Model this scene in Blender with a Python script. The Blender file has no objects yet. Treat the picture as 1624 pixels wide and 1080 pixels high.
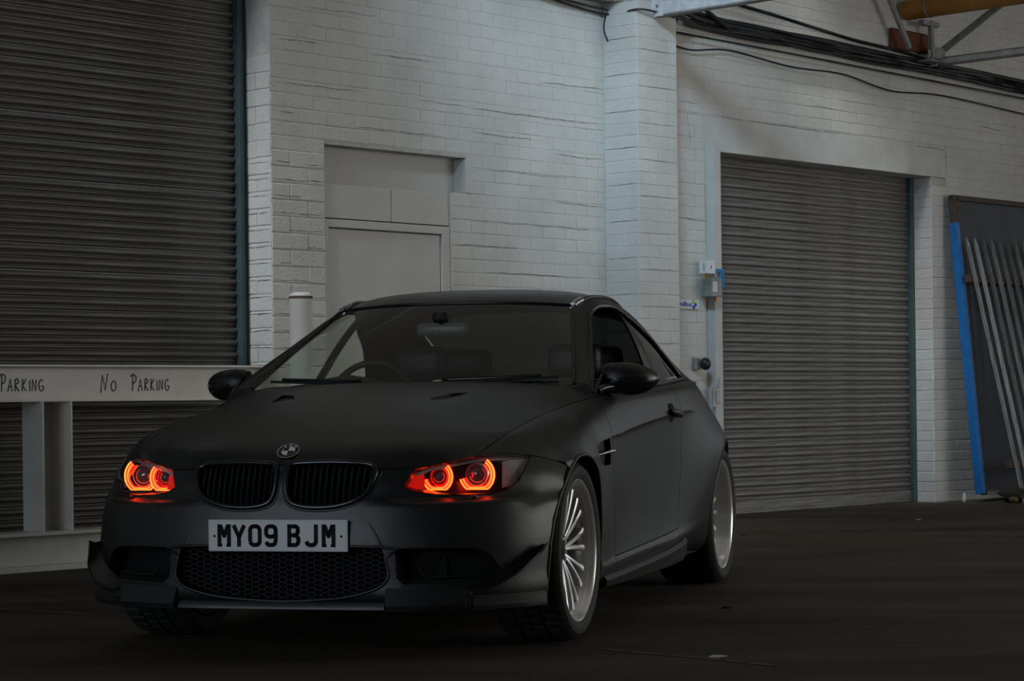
import bpy, bmesh, math, random
import numpy as np
from mathutils import Vector, Matrix, Euler
from math import sin, cos, pi, radians
random.seed(7)
S = bpy.context.scene
C = S.collection

# ------------------------------------------------------------------ camera
FPX, HOR, ROLL, CAMZ = 3659.5, 641.2, 0.0125, 0.88
cd = bpy.data.cameras.new('camera')
cam = bpy.data.objects.new('camera', cd); C.objects.link(cam)
cd.sensor_width = 36.0
cd.lens = 36.0 * FPX / 1624
cd.shift_y = (HOR - 540) * cos(ROLL) / 1624
cd.shift_x = -(HOR - 540) * sin(ROLL) / 1624
cd.clip_end = 200
cam.matrix_world = Matrix.Translation((0, 0, CAMZ)) @ Matrix.Rotation(pi/2, 4, 'X') @ Matrix.Rotation(-ROLL, 4, 'Z')
S.camera = cam

# ------------------------------------------------------------------ wall frame (s along the wall, o out of it, z up)
WA = math.atan2(.7343, .6788)
WN = Vector((.7343, -.6788, 0)); WD = Vector((.6788, .7343, 0)); WC = -10.7
def wl(s, o=0., z=0.):
    return WN * (WC + o) + WD * s + Vector((0, 0, z))
def proj(p):
    a = FPX * p.x / p.y; b = HOR - 540 + FPX * (CAMZ - p.z) / p.y
    return (812 + a*cos(ROLL) + b*sin(ROLL), 540 - a*sin(ROLL) + b*cos(ROLL))

# ------------------------------------------------------------------ world and large lights
w = bpy.data.worlds.new('world'); S.world = w; w.use_nodes = True
bg = w.node_tree.nodes['Background']
bg.inputs[0].default_value = (0.85, 0.89, 0.92, 1); bg.inputs[1].default_value = 1.25
def area(name, loc, target, sx, sy, power, col=(1, 1, 1), spread=180):
    l = bpy.data.lights.new(name, 'AREA'); l.shape = 'RECTANGLE'; l.size = sx; l.size_y = sy
    l.energy = power; l.color = col; l.spread = radians(spread)
    o = bpy.data.objects.new(name, l); C.objects.link(o); o.location = loc
    o.rotation_euler = (Vector(target) - Vector(loc)).to_track_quat('-Z', 'Y').to_euler()
    return o
area('roof_skylight', wl(8.2, 3.6, 6.0), wl(12.9, 0.0, 2.9), 1.2, 1.2, 42, (.60, .81, 1.0), 38)
area('jamb_fill_left', wl(5.2, .7, 5.8), wl(9.5, -.1, 1.7), 1.0, .6, 19, (.86, .93, 1.0), 34)  # added fill lamp that brightens the pier's left jamb
area('wall_fill_far', wl(12.4, 1.8, 6.0), wl(13.6, 1.6, 0.0), 3.0, 1.2, 26, (1.0, .97, .92), 120)  # added fill lamp lifting the far floor and right wall
area('jamb_fill_right', wl(13.6, 1.1, 5.9), wl(17.0, -.1, 1.0), 1.0, .6, 8, (.90, .95, 1.0), 26)  # added fill lamp aimed at the jamb right of the smaller shutter
area('roof_skylight_middle', wl(10.0, 5.0, 6.15), wl(10.0, 5.0, 0.0), 11.0, 7.0, 54, (1.0, .96, .89))
area('yard_opening', (11.5, 10.5, 2.3), (-1.0, 12.5, 1.4), 8.0, 4.0, 620, (1.0, .985, .94))
area('side_door', wl(-7.6, 6.0, 2.5), wl(9.0, 2.0, 1.2), 8.0, 4.4, 900, (.76, .88, 1.0))

S.view_settings.view_transform = 'Standard'; S.view_settings.look = 'None'
S.view_settings.exposure = -1.15; S.view_settings.gamma = 1.0
S.view_settings.use_curve_mapping = False

# ------------------------------------------------------------------ materials
MATS = {}
def mat(name, col, rough=.6, metal=0., spec=.5, noise=0., nscale=8., bump=0., bscale=60., col2=None, emit=None, estr=0., stretch=(1, 1, 1), world=False, coat=0., trans=0., alpha=1., ior=1.45, rvar=0.):
    m = bpy.data.materials.new(name); m.use_nodes = True
    nt = m.node_tree; b = nt.nodes['Principled BSDF']
    b.inputs['Base Color'].default_value = (*col, 1); b.inputs['Roughness'].default_value = rough
    b.inputs['Metallic'].default_value = metal; b.inputs['Specular IOR Level'].default_value = spec
    b.inputs['IOR'].default_value = ior
    b.inputs['Coat Weight'].default_value = coat; b.inputs['Coat Roughness'].default_value = .1
    b.inputs['Transmission Weight'].default_value = trans; b.inputs['Alpha'].default_value = alpha
    if emit:
        b.inputs['Emission Color'].default_value = (*emit, 1); b.inputs['Emission Strength'].default_value = estr
    if noise or bump:
        tc = nt.nodes.new('ShaderNodeTexCoord'); mp = nt.nodes.new('ShaderNodeMapping')
        mp.inputs['Scale'].default_value = stretch
        if world:
            gm = nt.nodes.new('ShaderNodeNewGeometry'); nt.links.new(gm.outputs['Position'], mp.inputs['Vector'])
        else: nt.links.new(tc.outputs['Object'], mp.inputs['Vector'])
    if noise:
        n = nt.nodes.new('ShaderNodeTexNoise'); n.inputs['Scale'].default_value = nscale
        n.inputs['Detail'].default_value = 6; n.inputs['Roughness'].default_value = .65
        nt.links.new(mp.outputs[0], n.inputs['Vector'])
        r = nt.nodes.new('ShaderNodeValToRGB')
        r.color_ramp.elements[0].position = .5 - noise; r.color_ramp.elements[1].position = .5 + noise
        r.color_ramp.elements[0].color = (*(col2 or [c*.6 for c in col]), 1); r.color_ramp.elements[1].color = (*col, 1)
        nt.links.new(n.outputs['Fac'], r.inputs[0]); nt.links.new(r.outputs[0], b.inputs['Base Color'])
        if rvar:
            mr = nt.nodes.new('ShaderNodeMapRange'); mr.inputs[3].default_value = rough - rvar; mr.inputs[4].default_value = rough + rvar
            nt.links.new(n.outputs['Fac'], mr.inputs[0]); nt.links.new(mr.outputs[0], b.inputs['Roughness'])
    if bump:
        n2 = nt.nodes.new('ShaderNodeTexNoise'); n2.inputs['Scale'].default_value = bscale; n2.inputs['Detail'].default_value = 4
        nt.links.new(mp.outputs[0], n2.inputs['Vector'])
        bp = nt.nodes.new('ShaderNodeBump'); bp.inputs['Strength'].default_value = bump; bp.inputs['Distance'].default_value = .01
        nt.links.new(n2.outputs['Fac'], bp.inputs['Height']); nt.links.new(bp.outputs[0], b.inputs['Normal'])
    MATS[name] = m
    return m
mat('white_paint', (.58, .575, .545), .62, noise=.2, nscale=2.2, col2=(.47, .46, .425), bump=.35, bscale=45, world=True)
mat('mortar', (.55, .545, .515), .7, noise=.24, nscale=9, col2=(.33, .32, .295), bump=.4, bscale=60, world=True)
mat('white_render', (.56, .56, .535), .7, noise=.2, nscale=3, col2=(.43, .425, .40), bump=.3, bscale=30)
mat('door_paint', (.50, .49, .455), .5, noise=.2, nscale=2, col2=(.44, .43, .40), bump=.05)
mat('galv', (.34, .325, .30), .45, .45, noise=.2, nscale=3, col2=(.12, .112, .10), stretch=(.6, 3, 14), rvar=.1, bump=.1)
mat('galv_shaded', (.135, .13, .12), .48, .45, noise=.22, nscale=3, col2=(.045, .042, .038), stretch=(.6, 3, 14), rvar=.1, bump=.1)  # darkened copy of galv: the left shutter's shade is put into its colour
mat('galv_edge', (.03, .03, .03), .7)
mat('teal', (.055, .095, .10), .5, noise=.2, nscale=6, col2=(.03, .05, .055))
mat('steel_white', (.66, .64, .59), .5, noise=.18, nscale=3, col2=(.54, .52, .47), bump=.1)
mat('rust', (.22, .11, .07), .8, noise=.2, nscale=20, col2=(.40, .34, .30))
mat('ink', (.03, .03, .03), .6)
mat('black_cable', (.012, .012, .014), .45)
mat('truss_white', (.62, .64, .66), .5, noise=.15, nscale=9, col2=(.42, .42, .43))
mat('truss_grey', (.30, .30, .30), .55, noise=.15, nscale=9)
mat('copper_pipe', (.42, .20, .035), .42, .3, noise=.15, nscale=5, col2=(.30, .14, .025))
mat('red_brown', (.16, .045, .02), .8, noise=.2, nscale=30)
mat('box_grey', (.23, .25, .22), .5, noise=.1, nscale=6)
mat('label_white', (.65, .66, .68), .5)
mat('blue_paint', (.008, .16, .46), .5, noise=.15, nscale=9, col2=(.01, .12, .36))
mat('blue_bright', (.02, .16, .33), .5)
mat('print_blue', (.02, .04, .35), .5); mat('print_green', (.25, .50, .02), .5)
mat('brass', (.42, .24, .06), .4, .8)
mat('dark_sheet', (.035, .042, .05), .55, noise=.2, nscale=2, col2=(.02, .025, .03))
mat('frame_rust', (.085, .06, .045), .75, noise=.2, nscale=25, col2=(.05, .04, .035))
mat('galv_bright', (.55, .55, .53), .42, .5, noise=.2, nscale=12, col2=(.2, .2, .195), stretch=(3, 3, .5))
mat('debris_dark', (.03, .027, .02), .9); mat('debris_light', (.5, .48, .44), .8); mat('debris_red', (.6, .05, .01), .5); mat('debris_olive', (.10, .085, .03), .8)
# concrete floor
m = mat('concrete', (.05, .046, .041), .8, spec=.12)
nt = m.node_tree; b = nt.nodes['Principled BSDF']
tc = nt.nodes.new('ShaderNodeTexCoord')
mp = nt.nodes.new('ShaderNodeMapping'); mp.inputs['Rotation'].default_value = (0, 0, .35); mp.inputs['Scale'].default_value = (.45, 1.5, 1)
nt.links.new(tc.outputs['Object'], mp.inputs[0])
n1 = nt.nodes.new('ShaderNodeTexNoise'); n1.inputs['Scale'].default_value = 1.1; n1.inputs['Detail'].default_value = 9; n1.inputs['Roughness'].default_value = .62
n2 = nt.nodes.new('ShaderNodeTexNoise'); n2.inputs['Scale'].default_value = 45; n2.inputs['Detail'].default_value = 5
nt.links.new(mp.outputs[0], n1.inputs[0]); nt.links.new(tc.outputs['Object'], n2.inputs[0])
r1 = nt.nodes.new('ShaderNodeValToRGB')
r1.color_ramp.elements[0].position = .3; r1.color_ramp.elements[1].position = .72
r1.color_ramp.elements[0].color = (.047, .039, .0305, 1); r1.color_ramp.elements[1].color = (.122, .101, .078, 1)
nt.links.new(n1.outputs['Fac'], r1.inputs[0])
mx = nt.nodes.new('ShaderNodeMix'); mx.data_type = 'RGBA'; mx.blend_type = 'MULTIPLY'; mx.inputs[0].default_value = .45
nt.links.new(r1.outputs[0], mx.inputs[6]); nt.links.new(n2.outputs['Fac'], mx.inputs[7])
nt.links.new(mx.outputs[2], b.inputs['Base Color'])
bp = nt.nodes.new('ShaderNodeBump'); bp.inputs['Strength'].default_value = .35; bp.inputs['Distance'].default_value = .006
nt.links.new(n2.outputs['Fac'], bp.inputs['Height']); nt.links.new(bp.outputs[0], b.inputs['Normal'])

# ------------------------------------------------------------------ mesh helpers
def link(name, me, m=None, parent=None, smooth=False, ang=35):
    o = bpy.data.objects.new(name, me); C.objects.link(o)
    if m: me.materials.append(MATS[m] if isinstance(m, str) else m)
    if smooth:
        me.shade_smooth()
        if ang is not None: me.set_sharp_from_angle(angle=radians(ang))
    if parent: o.parent = parent
    return o
def mk(name, verts, faces, m=None, parent=None, smooth=False, ang=35):
    me = bpy.data.meshes.new(name); me.from_pydata([tuple(v) for v in verts], [], faces); me.update()
    return link(name, me, m, parent, smooth, ang)
def mkb(name, bm, m=None, parent=None, smooth=False, ang=35, normals=True):
    if normals: bmesh.ops.recalc_face_normals(bm, faces=bm.faces)
    me = bpy.data.meshes.new(name); bm.to_mesh(me); bm.free()
    return link(name, me, m, parent, smooth, ang)
def tag(o, label, cat=None, group=None, kind=None):
    o['label'] = label
    if cat: o['category'] = cat
    if group: o['group'] = group
    if kind: o['kind'] = kind
    return o
def empty(name, loc=(0, 0, 0), rz=0.):
    o = bpy.data.objects.new(name, None); C.objects.link(o); o.empty_display_size = .2
    o.location = loc; o.rotation_euler = (0, 0, rz); return o
def bbox(bm, lo, hi, bev=0., seg=1):
    lo = Vector(lo); hi = Vector(hi)
    r = bmesh.ops.create_cube(bm, size=1.0, matrix=Matrix.Translation((lo+hi)/2) @ Matrix.Diagonal((*(hi-lo), 1)))
    if bev:
        es = list({e for v in r['verts'] for e in v.link_edges})
        bmesh.ops.bevel(bm, geom=es, offset=bev, segments=seg, affect='EDGES', profile=.5)
def bprism(bm, poly, axis, a, b_):
    """extrude a 2D polygon along axis ('x','y','z') from a to b_"""
    def P(p, t):
        return {'x': (t, p[0], p[1]), 'y': (p[0], t, p[1]), 'z': (p[0], p[1], t)}[axis]
    v0 = [bm.verts.new(P(p, a)) for p in poly]; v1 = [bm.verts.new(P(p, b_)) for p in poly]
    n = len(poly)
    bm.faces.new(v0); bm.faces.new(v1[::-1])
    for i in range(n): bm.faces.new((v0[i], v0[(i+1) % n], v1[(i+1) % n], v1[i]))
def btube(bm, pts, r, n=8, caps=True, closed=False, flat=None):
    pts = [Vector(p) for p in pts]; rs = r if hasattr(r, '__len__') else [r]*len(pts)
    rings = []; N = len(pts); prev = None
    for i, p in enumerate(pts):
        if closed: t = (pts[(i+1) % N] - pts[i-1])
        else: t = pts[min(i+1, N-1)] - pts[max(i-1, 0)]
        t.normalize()
        if prev is None:
            u = t.cross(Vector((0, 0, 1)));
            if u.length < .05: u = t.cross(Vector((0, 1, 0)))
        else: u = prev - t * prev.dot(t)
        u.normalize(); prev = u; v = t.cross(u)
        rings.append([bm.verts.new(p + (u*cos(2*pi*k/n) + v*sin(2*pi*k/n)*(flat or 1)) * rs[i]) for k in range(n)])
    for i in range(N if closed else N-1):
        a = rings[i]; b_ = rings[(i+1) % N]
        for k in range(n): bm.faces.new((a[k], a[(k+1) % n], b_[(k+1) % n], b_[k]))
    if caps and not closed: bm.faces.new(rings[0][::-1]); bm.faces.new(rings[-1])
def blathe(bm, prof, n=48, axis='y', a0=0., a1=2*pi, M=None):
    """prof: list of (r, h); revolve about axis"""
    full = abs(a1-a0-2*pi) < 1e-6; rings = []
    for k in range(n if full else n+1):
        t = a0 + (a1-a0)*k/n; ring = []
        for r, h in prof:
            p = {'y': Vector((r*cos(t), h, r*sin(t))), 'z': Vector((r*cos(t), r*sin(t), h)), 'x': Vector((h, r*cos(t), r*sin(t)))}[axis]
            ring.append(bm.verts.new(M @ p if M else p))
        rings.append(ring)
    K = len(rings)
    for k in range(K if full else K-1):
        a = rings[k]; b_ = rings[(k+1) % K]
        for i in range(len(prof)-1): bm.faces.new((a[i], a[i+1], b_[i+1], b_[i]))
def simple(name, fn, m, parent=None, smooth=False, ang=35):
    bm = bmesh.new(); fn(bm); return mkb(name, bm, m, parent, smooth, ang)
def spline(pts, n=8, closed=False):
    P = [Vector(p) for p in pts]; N = len(P); out = []
    rng = range(N if closed else N-1)
    for i in rng:
        p0 = P[i-1] if (closed or i > 0) else P[0]*2-P[1]
        p1 = P[i]; p2 = P[(i+1) % N]
        p3 = P[(i+2) % N] if (closed or i+2 < N) else P[-1]*2-P[-2]
        for k in range(n):
            t = k/n
            out.append(.5*((2*p1)+(p2-p0)*t+(2*p0-5*p1+4*p2-p3)*t*t+(3*p1-p0-3*p2+p3)*t**3))
    if not closed: out.append(P[-1])
    return out
def tubes(name, pts, r, m, parent=None, n=8, sp=6):
    p = spline(pts, sp) if sp else pts
    return simple(name, lambda bm: btube(bm, p, r, n), m, parent, True, 60)
def wplace(o, s=0., off=0., z=0., rz=0.):
    o.location = wl(s, off, z); o.rotation_euler = (0, 0, WA + rz); return o

# ================================================================== SETTING
mat('dark_roof', (.30, .295, .28), .8)
fl = mk('floor', [(-30, -6, 0), (40, -6, 0), (40, 45, 0), (-30, 45, 0)], [(0, 1, 2, 3)], 'concrete')
fl['kind'] = 'structure'; fl['label'] = 'dark worn concrete floor of the hall'

# local wall coordinates: (s, -o, z)
CAR_SIL = [(145,855),(170,760),(190,725),(330,640),(333,600),(400,585),(545,487),(770,461),(930,467),(985,487),(1040,550),(1095,605),(1150,700),(1160,800),(1160,925),(900,1010),(200,1000)]
def inpoly(p, poly):
    x, y = p; c = False; n = len(poly)
    for i in range(n):
        x1, y1 = poly[i]; x2, y2 = poly[i-1]
        if (y1 > y) != (y2 > y) and x < (x2-x1)*(y-y1)/(y2-y1)+x1: c = not c
    return c
BRICK = {}
def brick_mesh(var):
    """unit brick face 1 x 1 with uneven, softened edges, front at y = -1"""
    if var in BRICK: return BRICK[var]
    rnd = random.Random(var); V = []; F = []
    j = lambda a: rnd.uniform(-a, a)
    cx, cz = .009, .03
    for (x, z) in ((0, 0), (1, 0), (1, 1), (0, 1)): V.append((x - .5 + j(.006), 0, z - .5 + j(.02)))
    for (x, z) in ((cx, cz), (1-cx, cz), (1-cx, 1-cz), (cx, 1-cz)): V.append((x - .5 + j(.008), -.72 + j(.1), z - .5 + j(.02)))
    for (x, z) in ((2.2*cx, 2.2*cz), (1-2.2*cx, 2.2*cz), (1-2.2*cx, 1-2.2*cz), (2.2*cx, 1-2.2*cz)): V.append((x - .5 + j(.01), -1 + j(.12), z - .5 + j(.02)))
    for a in (0, 4):
        for i in range(4): F.append((a+i, a+(i+1) % 4, a+4+(i+1) % 4, a+4+i))
    F.append((8, 9, 10, 11))
    me = bpy.data.meshes.new('brick'); me.from_pydata(V, [], F); me.update(calc_edges=True); me.materials.append(MATS['white_paint'])
    BRICK[var] = me; return me
def brick_face(wall, origin, axis, out, L, z0, z1, holes=(), course=.087, bl=.237, proud=.0022, start=0., cap=300, seed=1, vis=True):
    """lay stretcher bricks on one face of a wall. origin local xyz, axis/out local unit vectors"""
    rnd = random.Random(seed); axis = Vector(axis); out = Vector(out); origin = Vector(origin)
    lst = []
    nrow = int(round((z1 - z0)/course)); ch = (z1-z0)/nrow
    for r in range(nrow):
        za = z0 + r*ch; header = False
        ln = bl/2 if header else bl
        x = -(.5*bl if r % 2 else .25*bl*(header)) + start
        while x < L - .01:
            a = max(x, 0); b_ = min(x + ln, L); x += ln
            if b_ - a < .03: continue
            segs = [(a, b_)]
            for (h0, h1, hz0, hz1) in holes:
                if za + ch*.5 > hz0 and za + ch*.5 < hz1:
                    ns = []
                    for (p, q) in segs:
                        if q <= h0 or p >= h1: ns.append((p, q)); continue
                        if p < h0: ns.append((p, h0))
                        if q > h1: ns.append((h1, q))
                    segs = ns
            for (p, q) in segs:
                if q - p < .03: continue
                lst.append(((p+q)/2, za + ch/2, q - p - .003, ch - .0045, rnd.randrange(6), rnd.uniform(.6, 1.25), rnd.uniform(-.004, .004)))
    mw = wall.matrix_world.copy() if False else Matrix.Translation(wall.location) @ wall.rotation_euler.to_matrix().to_4x4()
    shown = []; rest = []
    for b_ in lst:
        lp = origin + axis*b_[0] + Vector((0, 0, b_[1])); p = proj(mw @ lp)
        sz = b_[2]*b_[3]/((mw @ lp).y**2)
        if vis and -25 < p[0] < 1650 and -20 < p[1] < 1090 and not inpoly(p, CAR_SIL): shown.append((sz, b_, lp))
        else: rest.append((sz, b_, lp))
    shown.sort(key=lambda t: -t[0]); rest += shown[cap:]; shown = shown[:cap]
    rot = Matrix((axis, -out, Vector((0, 0, 1)))).transposed()
    def mtx(b_, lp):
        return Matrix.Translation(lp + Vector((0, 0, b_[6]*.3))) @ rot.to_4x4() @ Matrix.Diagonal((b_[2], proud*b_[5], b_[3], 1))
    for sz, b_, lp in shown:
        o = bpy.data.objects.new('brick', brick_mesh(b_[4])); C.objects.link(o); o.parent = wall
        o.matrix_local = mtx(b_, lp)
    V = []; F = []
    for sz, b_, lp in rest:
        mt = mtx(b_, lp); me = brick_mesh(b_[4]); k = len(V)
        V += [mt @ v.co for v in me.vertices]; F += [[i+k for i in p.vertices] for p in me.polygons]
    if V:
        o = mk('bricks', V, F, 'white_paint', wall); o['kind'] = 'stuff'
def struct(name, fn, m, label=None):
    o = simple(name, fn, m); wplace(o); o['kind'] = 'structure'
    if label: o['label'] = label
    return o
TOP = 5.2
def slab(bm, s0, s1, z0, z1, o=0., th=.34):
    bbox(bm, (s0, -o, z0), (s1, -o + th, z1))
# --- main wall between the big shutter and the pilaster (with a recessed doorway)
def f(bm):
    slab(bm, 9.412, 9.858, 0, TOP); slab(bm, 9.858, 11.162, 2.532, TOP); slab(bm, 10.995, 11.162, 0, 2.288); slab(bm, 11.162, 13.85, 0, TOP)
    slab(bm, 9.858, 11.162, 0, 2.54, -.16, .15)
wm = struct('wall_main', f, 'mortar', 'painted white brick wall with a blocked doorway')
DOORHOLE = [(.446, 1.583, 0, 2.288), (.446, 1.75, 2.288, 2.535)]
brick_face(wm, (9.412, 0, 0), (1, 0, 0), (0, -1, 0), .446, 0, 2.47, course=.104, bl=.30, seed=3, proud=.0045)
brick_face(wm, (9.412, 0, 0), (1, 0, 0), (0, -1, 0), 3.163, 2.47, TOP, holes=[(.446, 1.75, 2.45, 2.535)], seed=4, cap=300)
brick_face(wm, (9.412, 0, 0), (1, 0, 0), (0, -1, 0), 3.163, 0, 2.47, holes=[(-1, .446, 0, 3), (.446, 1.583, 0, 2.288), (.446, 1.75, 2.288, 2.5)], seed=5)
brick_face(wm, (9.412, .28, 0), (0, -1, 0), (-1, 0, 0), .28, 0, 3.05, course=.104, bl=.30, seed=6, proud=.0045)
# rounded plaster lump at the transom's right jamb
simple('plaster_jamb', lambda bm: bbox(bm, (11.135, -.012, 2.29), (11.19, .12, 2.53), .012, 2), 'white_render', wm)
# door: frame, leaf and the two boards above it
d = empty('door_3', wl(9.858, 0, 0), WA); d['kind'] = 'structure'; d['label'] = 'off-white blocked up door with boards above it'
simple('transom_panel', lambda bm: bbox(bm, (.0, .115, 2.292), (1.304, .15, 2.532)), 'door_paint', d)
simple('board', lambda bm: bbox(bm, (.004, .02, 2.072), (.60, .06, 2.286), .003), 'door_paint', d)
simple('board', lambda bm: bbox(bm, (.604, .02, 2.072), (1.136, .06, 2.286), .003), 'door_paint', d)
def f(bm):
    bbox(bm, (.006, .012, 2.012), (1.136, .06, 2.064), .004); bbox(bm, (.006, .012, 0), (.045, .06, 2.02), .004); bbox(bm, (1.062, .012, 0), (1.136, .06, 2.02), .004)
simple('door_frame', f, 'door_paint', d)
simple('door_leaf', lambda bm: bbox(bm, (.05, .03, .01), (1.058, .07, 2.006), .003), 'door_paint', d)
# --- pilaster
pl = struct('wall_pilaster', lambda bm: bbox(bm, (12.575, -.31, 0), (13.02, .02, TOP)), 'mortar', 'white painted brick pilaster catching the daylight')
brick_face(pl, (12.575, 0, 0), (0, -1, 0), (-1, 0, 0), .31, 0, TOP, seed=8, cap=150, bl=.31)
brick_face(pl, (12.575, -.31, 0), (1, 0, 0), (0, -1, 0), .445, 0, TOP, seed=9, cap=150, bl=.2225)
# --- right wall with shutter opening
def f(bm):
    slab(bm, 13.85, 16.853, 2.772, TOP); slab(bm, 16.853, 26, 0, TOP)
wr = struct('wall_right', f, 'mortar', 'white painted brick wall around the smaller roller shutter')
LH = [(.3, 4.07, 2.76, 3.03)]
brick_face(wr, (13.02, 0, 0), (1, 0, 0), (0, -1, 0), 9.5, 2.70, TOP, holes=[(-.1, 4.07, 2.6, 3.03)], seed=12, cap=190)
brick_face(wr, (13.02, 0, 0), (1, 0, 0), (0, -1, 0), .72, 0, 3.03, seed=13, cap=40)
brick_face(wr, (16.853, 0, 0), (1, 0, 0), (0, -1, 0), 5, 0, 2.70, seed=14, cap=45)
brick_face(wr, (16.853, .24, 0), (0, -1, 0), (-1, 0, 0), .24, 0, 2.77, seed=15, cap=25, bl=.24, proud=.003)
simple('lintel', lambda bm: bbox(bm, (13.72, -.004, 2.772), (17.09, .30, 3.03), .003, 1), 'white_render', wr)
# --- header over the left shutter (out of frame) and wall further left
struct('wall_left', lambda bm: (slab(bm, 3.0, 9.412, 3.75, TOP), slab(bm, 1.5, 4.4, 0, TOP)), 'white_render', 'white wall around the big shutter')

# --- the rest of the hall: roof, left and rear walls (the right end stands open to the yard)
struct('ceiling', lambda bm: (bbox(bm, (-8, -16, 6.25), (26, .3, 6.4))), 'dark_roof', 'dark roof of the hall')
struct('wall_rear', lambda bm: bbox(bm, (-8, -16.2, 0), (26, -16, 6.4)), 'dark_roof', 'dark wall behind the camera')
struct('wall_end', lambda bm: bbox(bm, (-8.2, -16.2, 0), (-8, .3, 6.4)), 'dark_roof', 'end wall of the hall around the open yard door')
struct('wall_back_left', lambda bm: bbox(bm, (-8, 0, 0), (1.5, .3, 6.4)), 'white_render', 'white wall beyond the shutter')
struct('wall_upper', lambda bm: bbox(bm, (-8, .36, TOP), (26, .66, 6.4)), 'white_render', 'upper wall under the roof')
# --- roller shutters: every slat its own piece
def slat_mesh(L, pitch=.0752, m_='galv'):
    # broad convex curtain lath with a smaller roll below it
    prof = [(.004, 0.0), (.006, .004), (-.004, .010), (-.006, .018), (-.003, .026), (.005, .030), (-.003, .034), (-.011, .042), (-.014, .052), (-.012, .062), (-.005, .070), (.004, pitch)]
    V = []; F = []; n = len(prof)
    for x in (0, L):
        for (y, z) in prof: V.append((x, y*1.35, z))
    for i in range(n-1): F.append((i, n+i, n+i+1, i+1))
    me = bpy.data.meshes.new('slat'); me.from_pydata(V, [], F); me.update(calc_edges=True); me.materials.append(MATS[m_]); me.shade_smooth()
    return me
def shutter(name, s0, s1, top, off, label, m_='galv', bottom=.10):
    t = empty(name, wl(s0, off, 0), WA); t['kind'] = 'structure'; t['label'] = label
    L = s1 - s0; me = slat_mesh(L, m_=m_); z = bottom; k = 0
    while z < top:
        o = bpy.data.objects.new('slat', me); C.objects.link(o); o.parent = t
        o.location = (0, random.uniform(-.0015, .0015), z); z += .0752
    simple('bottom_rail', lambda bm: bbox(bm, (0, -.02, 0.004), (L, .02, bottom + .002), .004), 'galv', t)
    return t, L
t, L = shutter('door_1', 4.4, 9.36, 4.2, -.25, 'tall grey steel roller shutter behind the barrier beam', 'galv_shaded')
simple('guide_rail', lambda bm: (bbox(bm, (L-.03, -.055, 0), (L+.005, .05, 4.3), .003), bbox(bm, (L+.005, -.03, 0), (L+.05, .05, 4.3), .003)), 'teal', t)
t, L = shutter('door_2', 13.80, 16.80, 2.80, -.22, 'grey steel roller shutter under the concrete lintel')
simple('guide_rail', lambda bm: bbox(bm, (L-.005, -.05, 0), (L+.05, .05, 2.8), .003), 'teal', t)
simple('shutter_box', lambda bm: bbox(bm, (0, .06, 2.6), (L, .35, 3.0)), 'galv_edge', t)

# --- cracks and open joints in the painted brickwork
mat('crack', (.10, .095, .085), .9)
def crack(wall, s0, z0, s1, z1, th=.005, o=.0048, axis=None, seed=0):
    rnd = random.Random(int(seed*977 + s0*131 + z0*71)); L_ = math.hypot(s1-s0, z1-z0); n = max(3, int(L_/.03)); V = []; F = []
    jit = 0.
    for k in range(n+1):
        a = k/n; jit = jit*.7 + rnd.uniform(-.003, .003); w_ = th*(.25 + .75*rnd.random())*min(1, 6*a+.1, 6*(1-a)+.1)*.5
        s = s0 + (s1-s0)*a; z = z0 + (z1-z0)*a
        if abs(s1-s0) > abs(z1-z0): p = ((s, z+jit-w_), (s, z+jit+w_))
        else: p = ((s+jit-w_, z), (s+jit+w_, z))
        for q in p: V.append((q[0], -o, q[1]) if axis is None else (axis, -q[0], q[1]))
    for k in range(n): F.append((2*k, 2*k+2, 2*k+3, 2*k+1))
    mk('crack', V, F, 'crack', wall)
for c_ in [(9.454,2.886,10.258,2.889),(10.68,2.88,11.135,2.878),(9.467,2.707,9.612,2.71),(10.235,3.14,10.866,3.145),(9.479,3.155,9.847,3.161),(11.156,2.872,12.58,2.868),(12.013,2.622,12.575,2.617),(11.153,2.71,11.851,2.707),(11.85,3.11,12.57,3.12),(9.69,3.375,10.34,3.385),(11.27,2.47,12.17,2.462),(11.02,1.95,11.70,1.945),(11.14,2.115,12.57,2.11),(11.32,1.775,12.156,1.77),(10.11,2.662,10.91,2.661),(12.03,2.285,12.56,2.28)]: crack(wm, *c_)
for k in range(23):
    z = .104*(k+1); 
    if z < 1.0: continue
    crack(wm, 9.414, z, 9.855, z, .006, seed=k); crack(wm, -.275, z, -.004, z, .006, axis=9.4065, seed=k+50)
for c_ in [(13.427,3.116,13.684,3.115),(13.914,3.045,14.23,3.034),(14.23,3.034,15.537,3.034),(16.601,3.018,17.08,3.014),(17.085,3.014,17.09,2.79),(16.888,2.779,17.085,2.765),(15.147,3.235,15.408,3.225),(13.41,2.249,13.735,2.24),(17.608,3.264,18.03,3.255),(13.52,3.04,13.56,2.80)]: crack(wr, *c_, th=.006, o=.0065)
for k in range(6, 58, 3): crack(pl, 12.58, .0867*k, 12.98, .0867*k, .004, o=.3145, seed=k); crack(pl, .02, .0867*(k+1), .30, .0867*(k+1), .004, axis=12.5705, seed=k+9)
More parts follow.
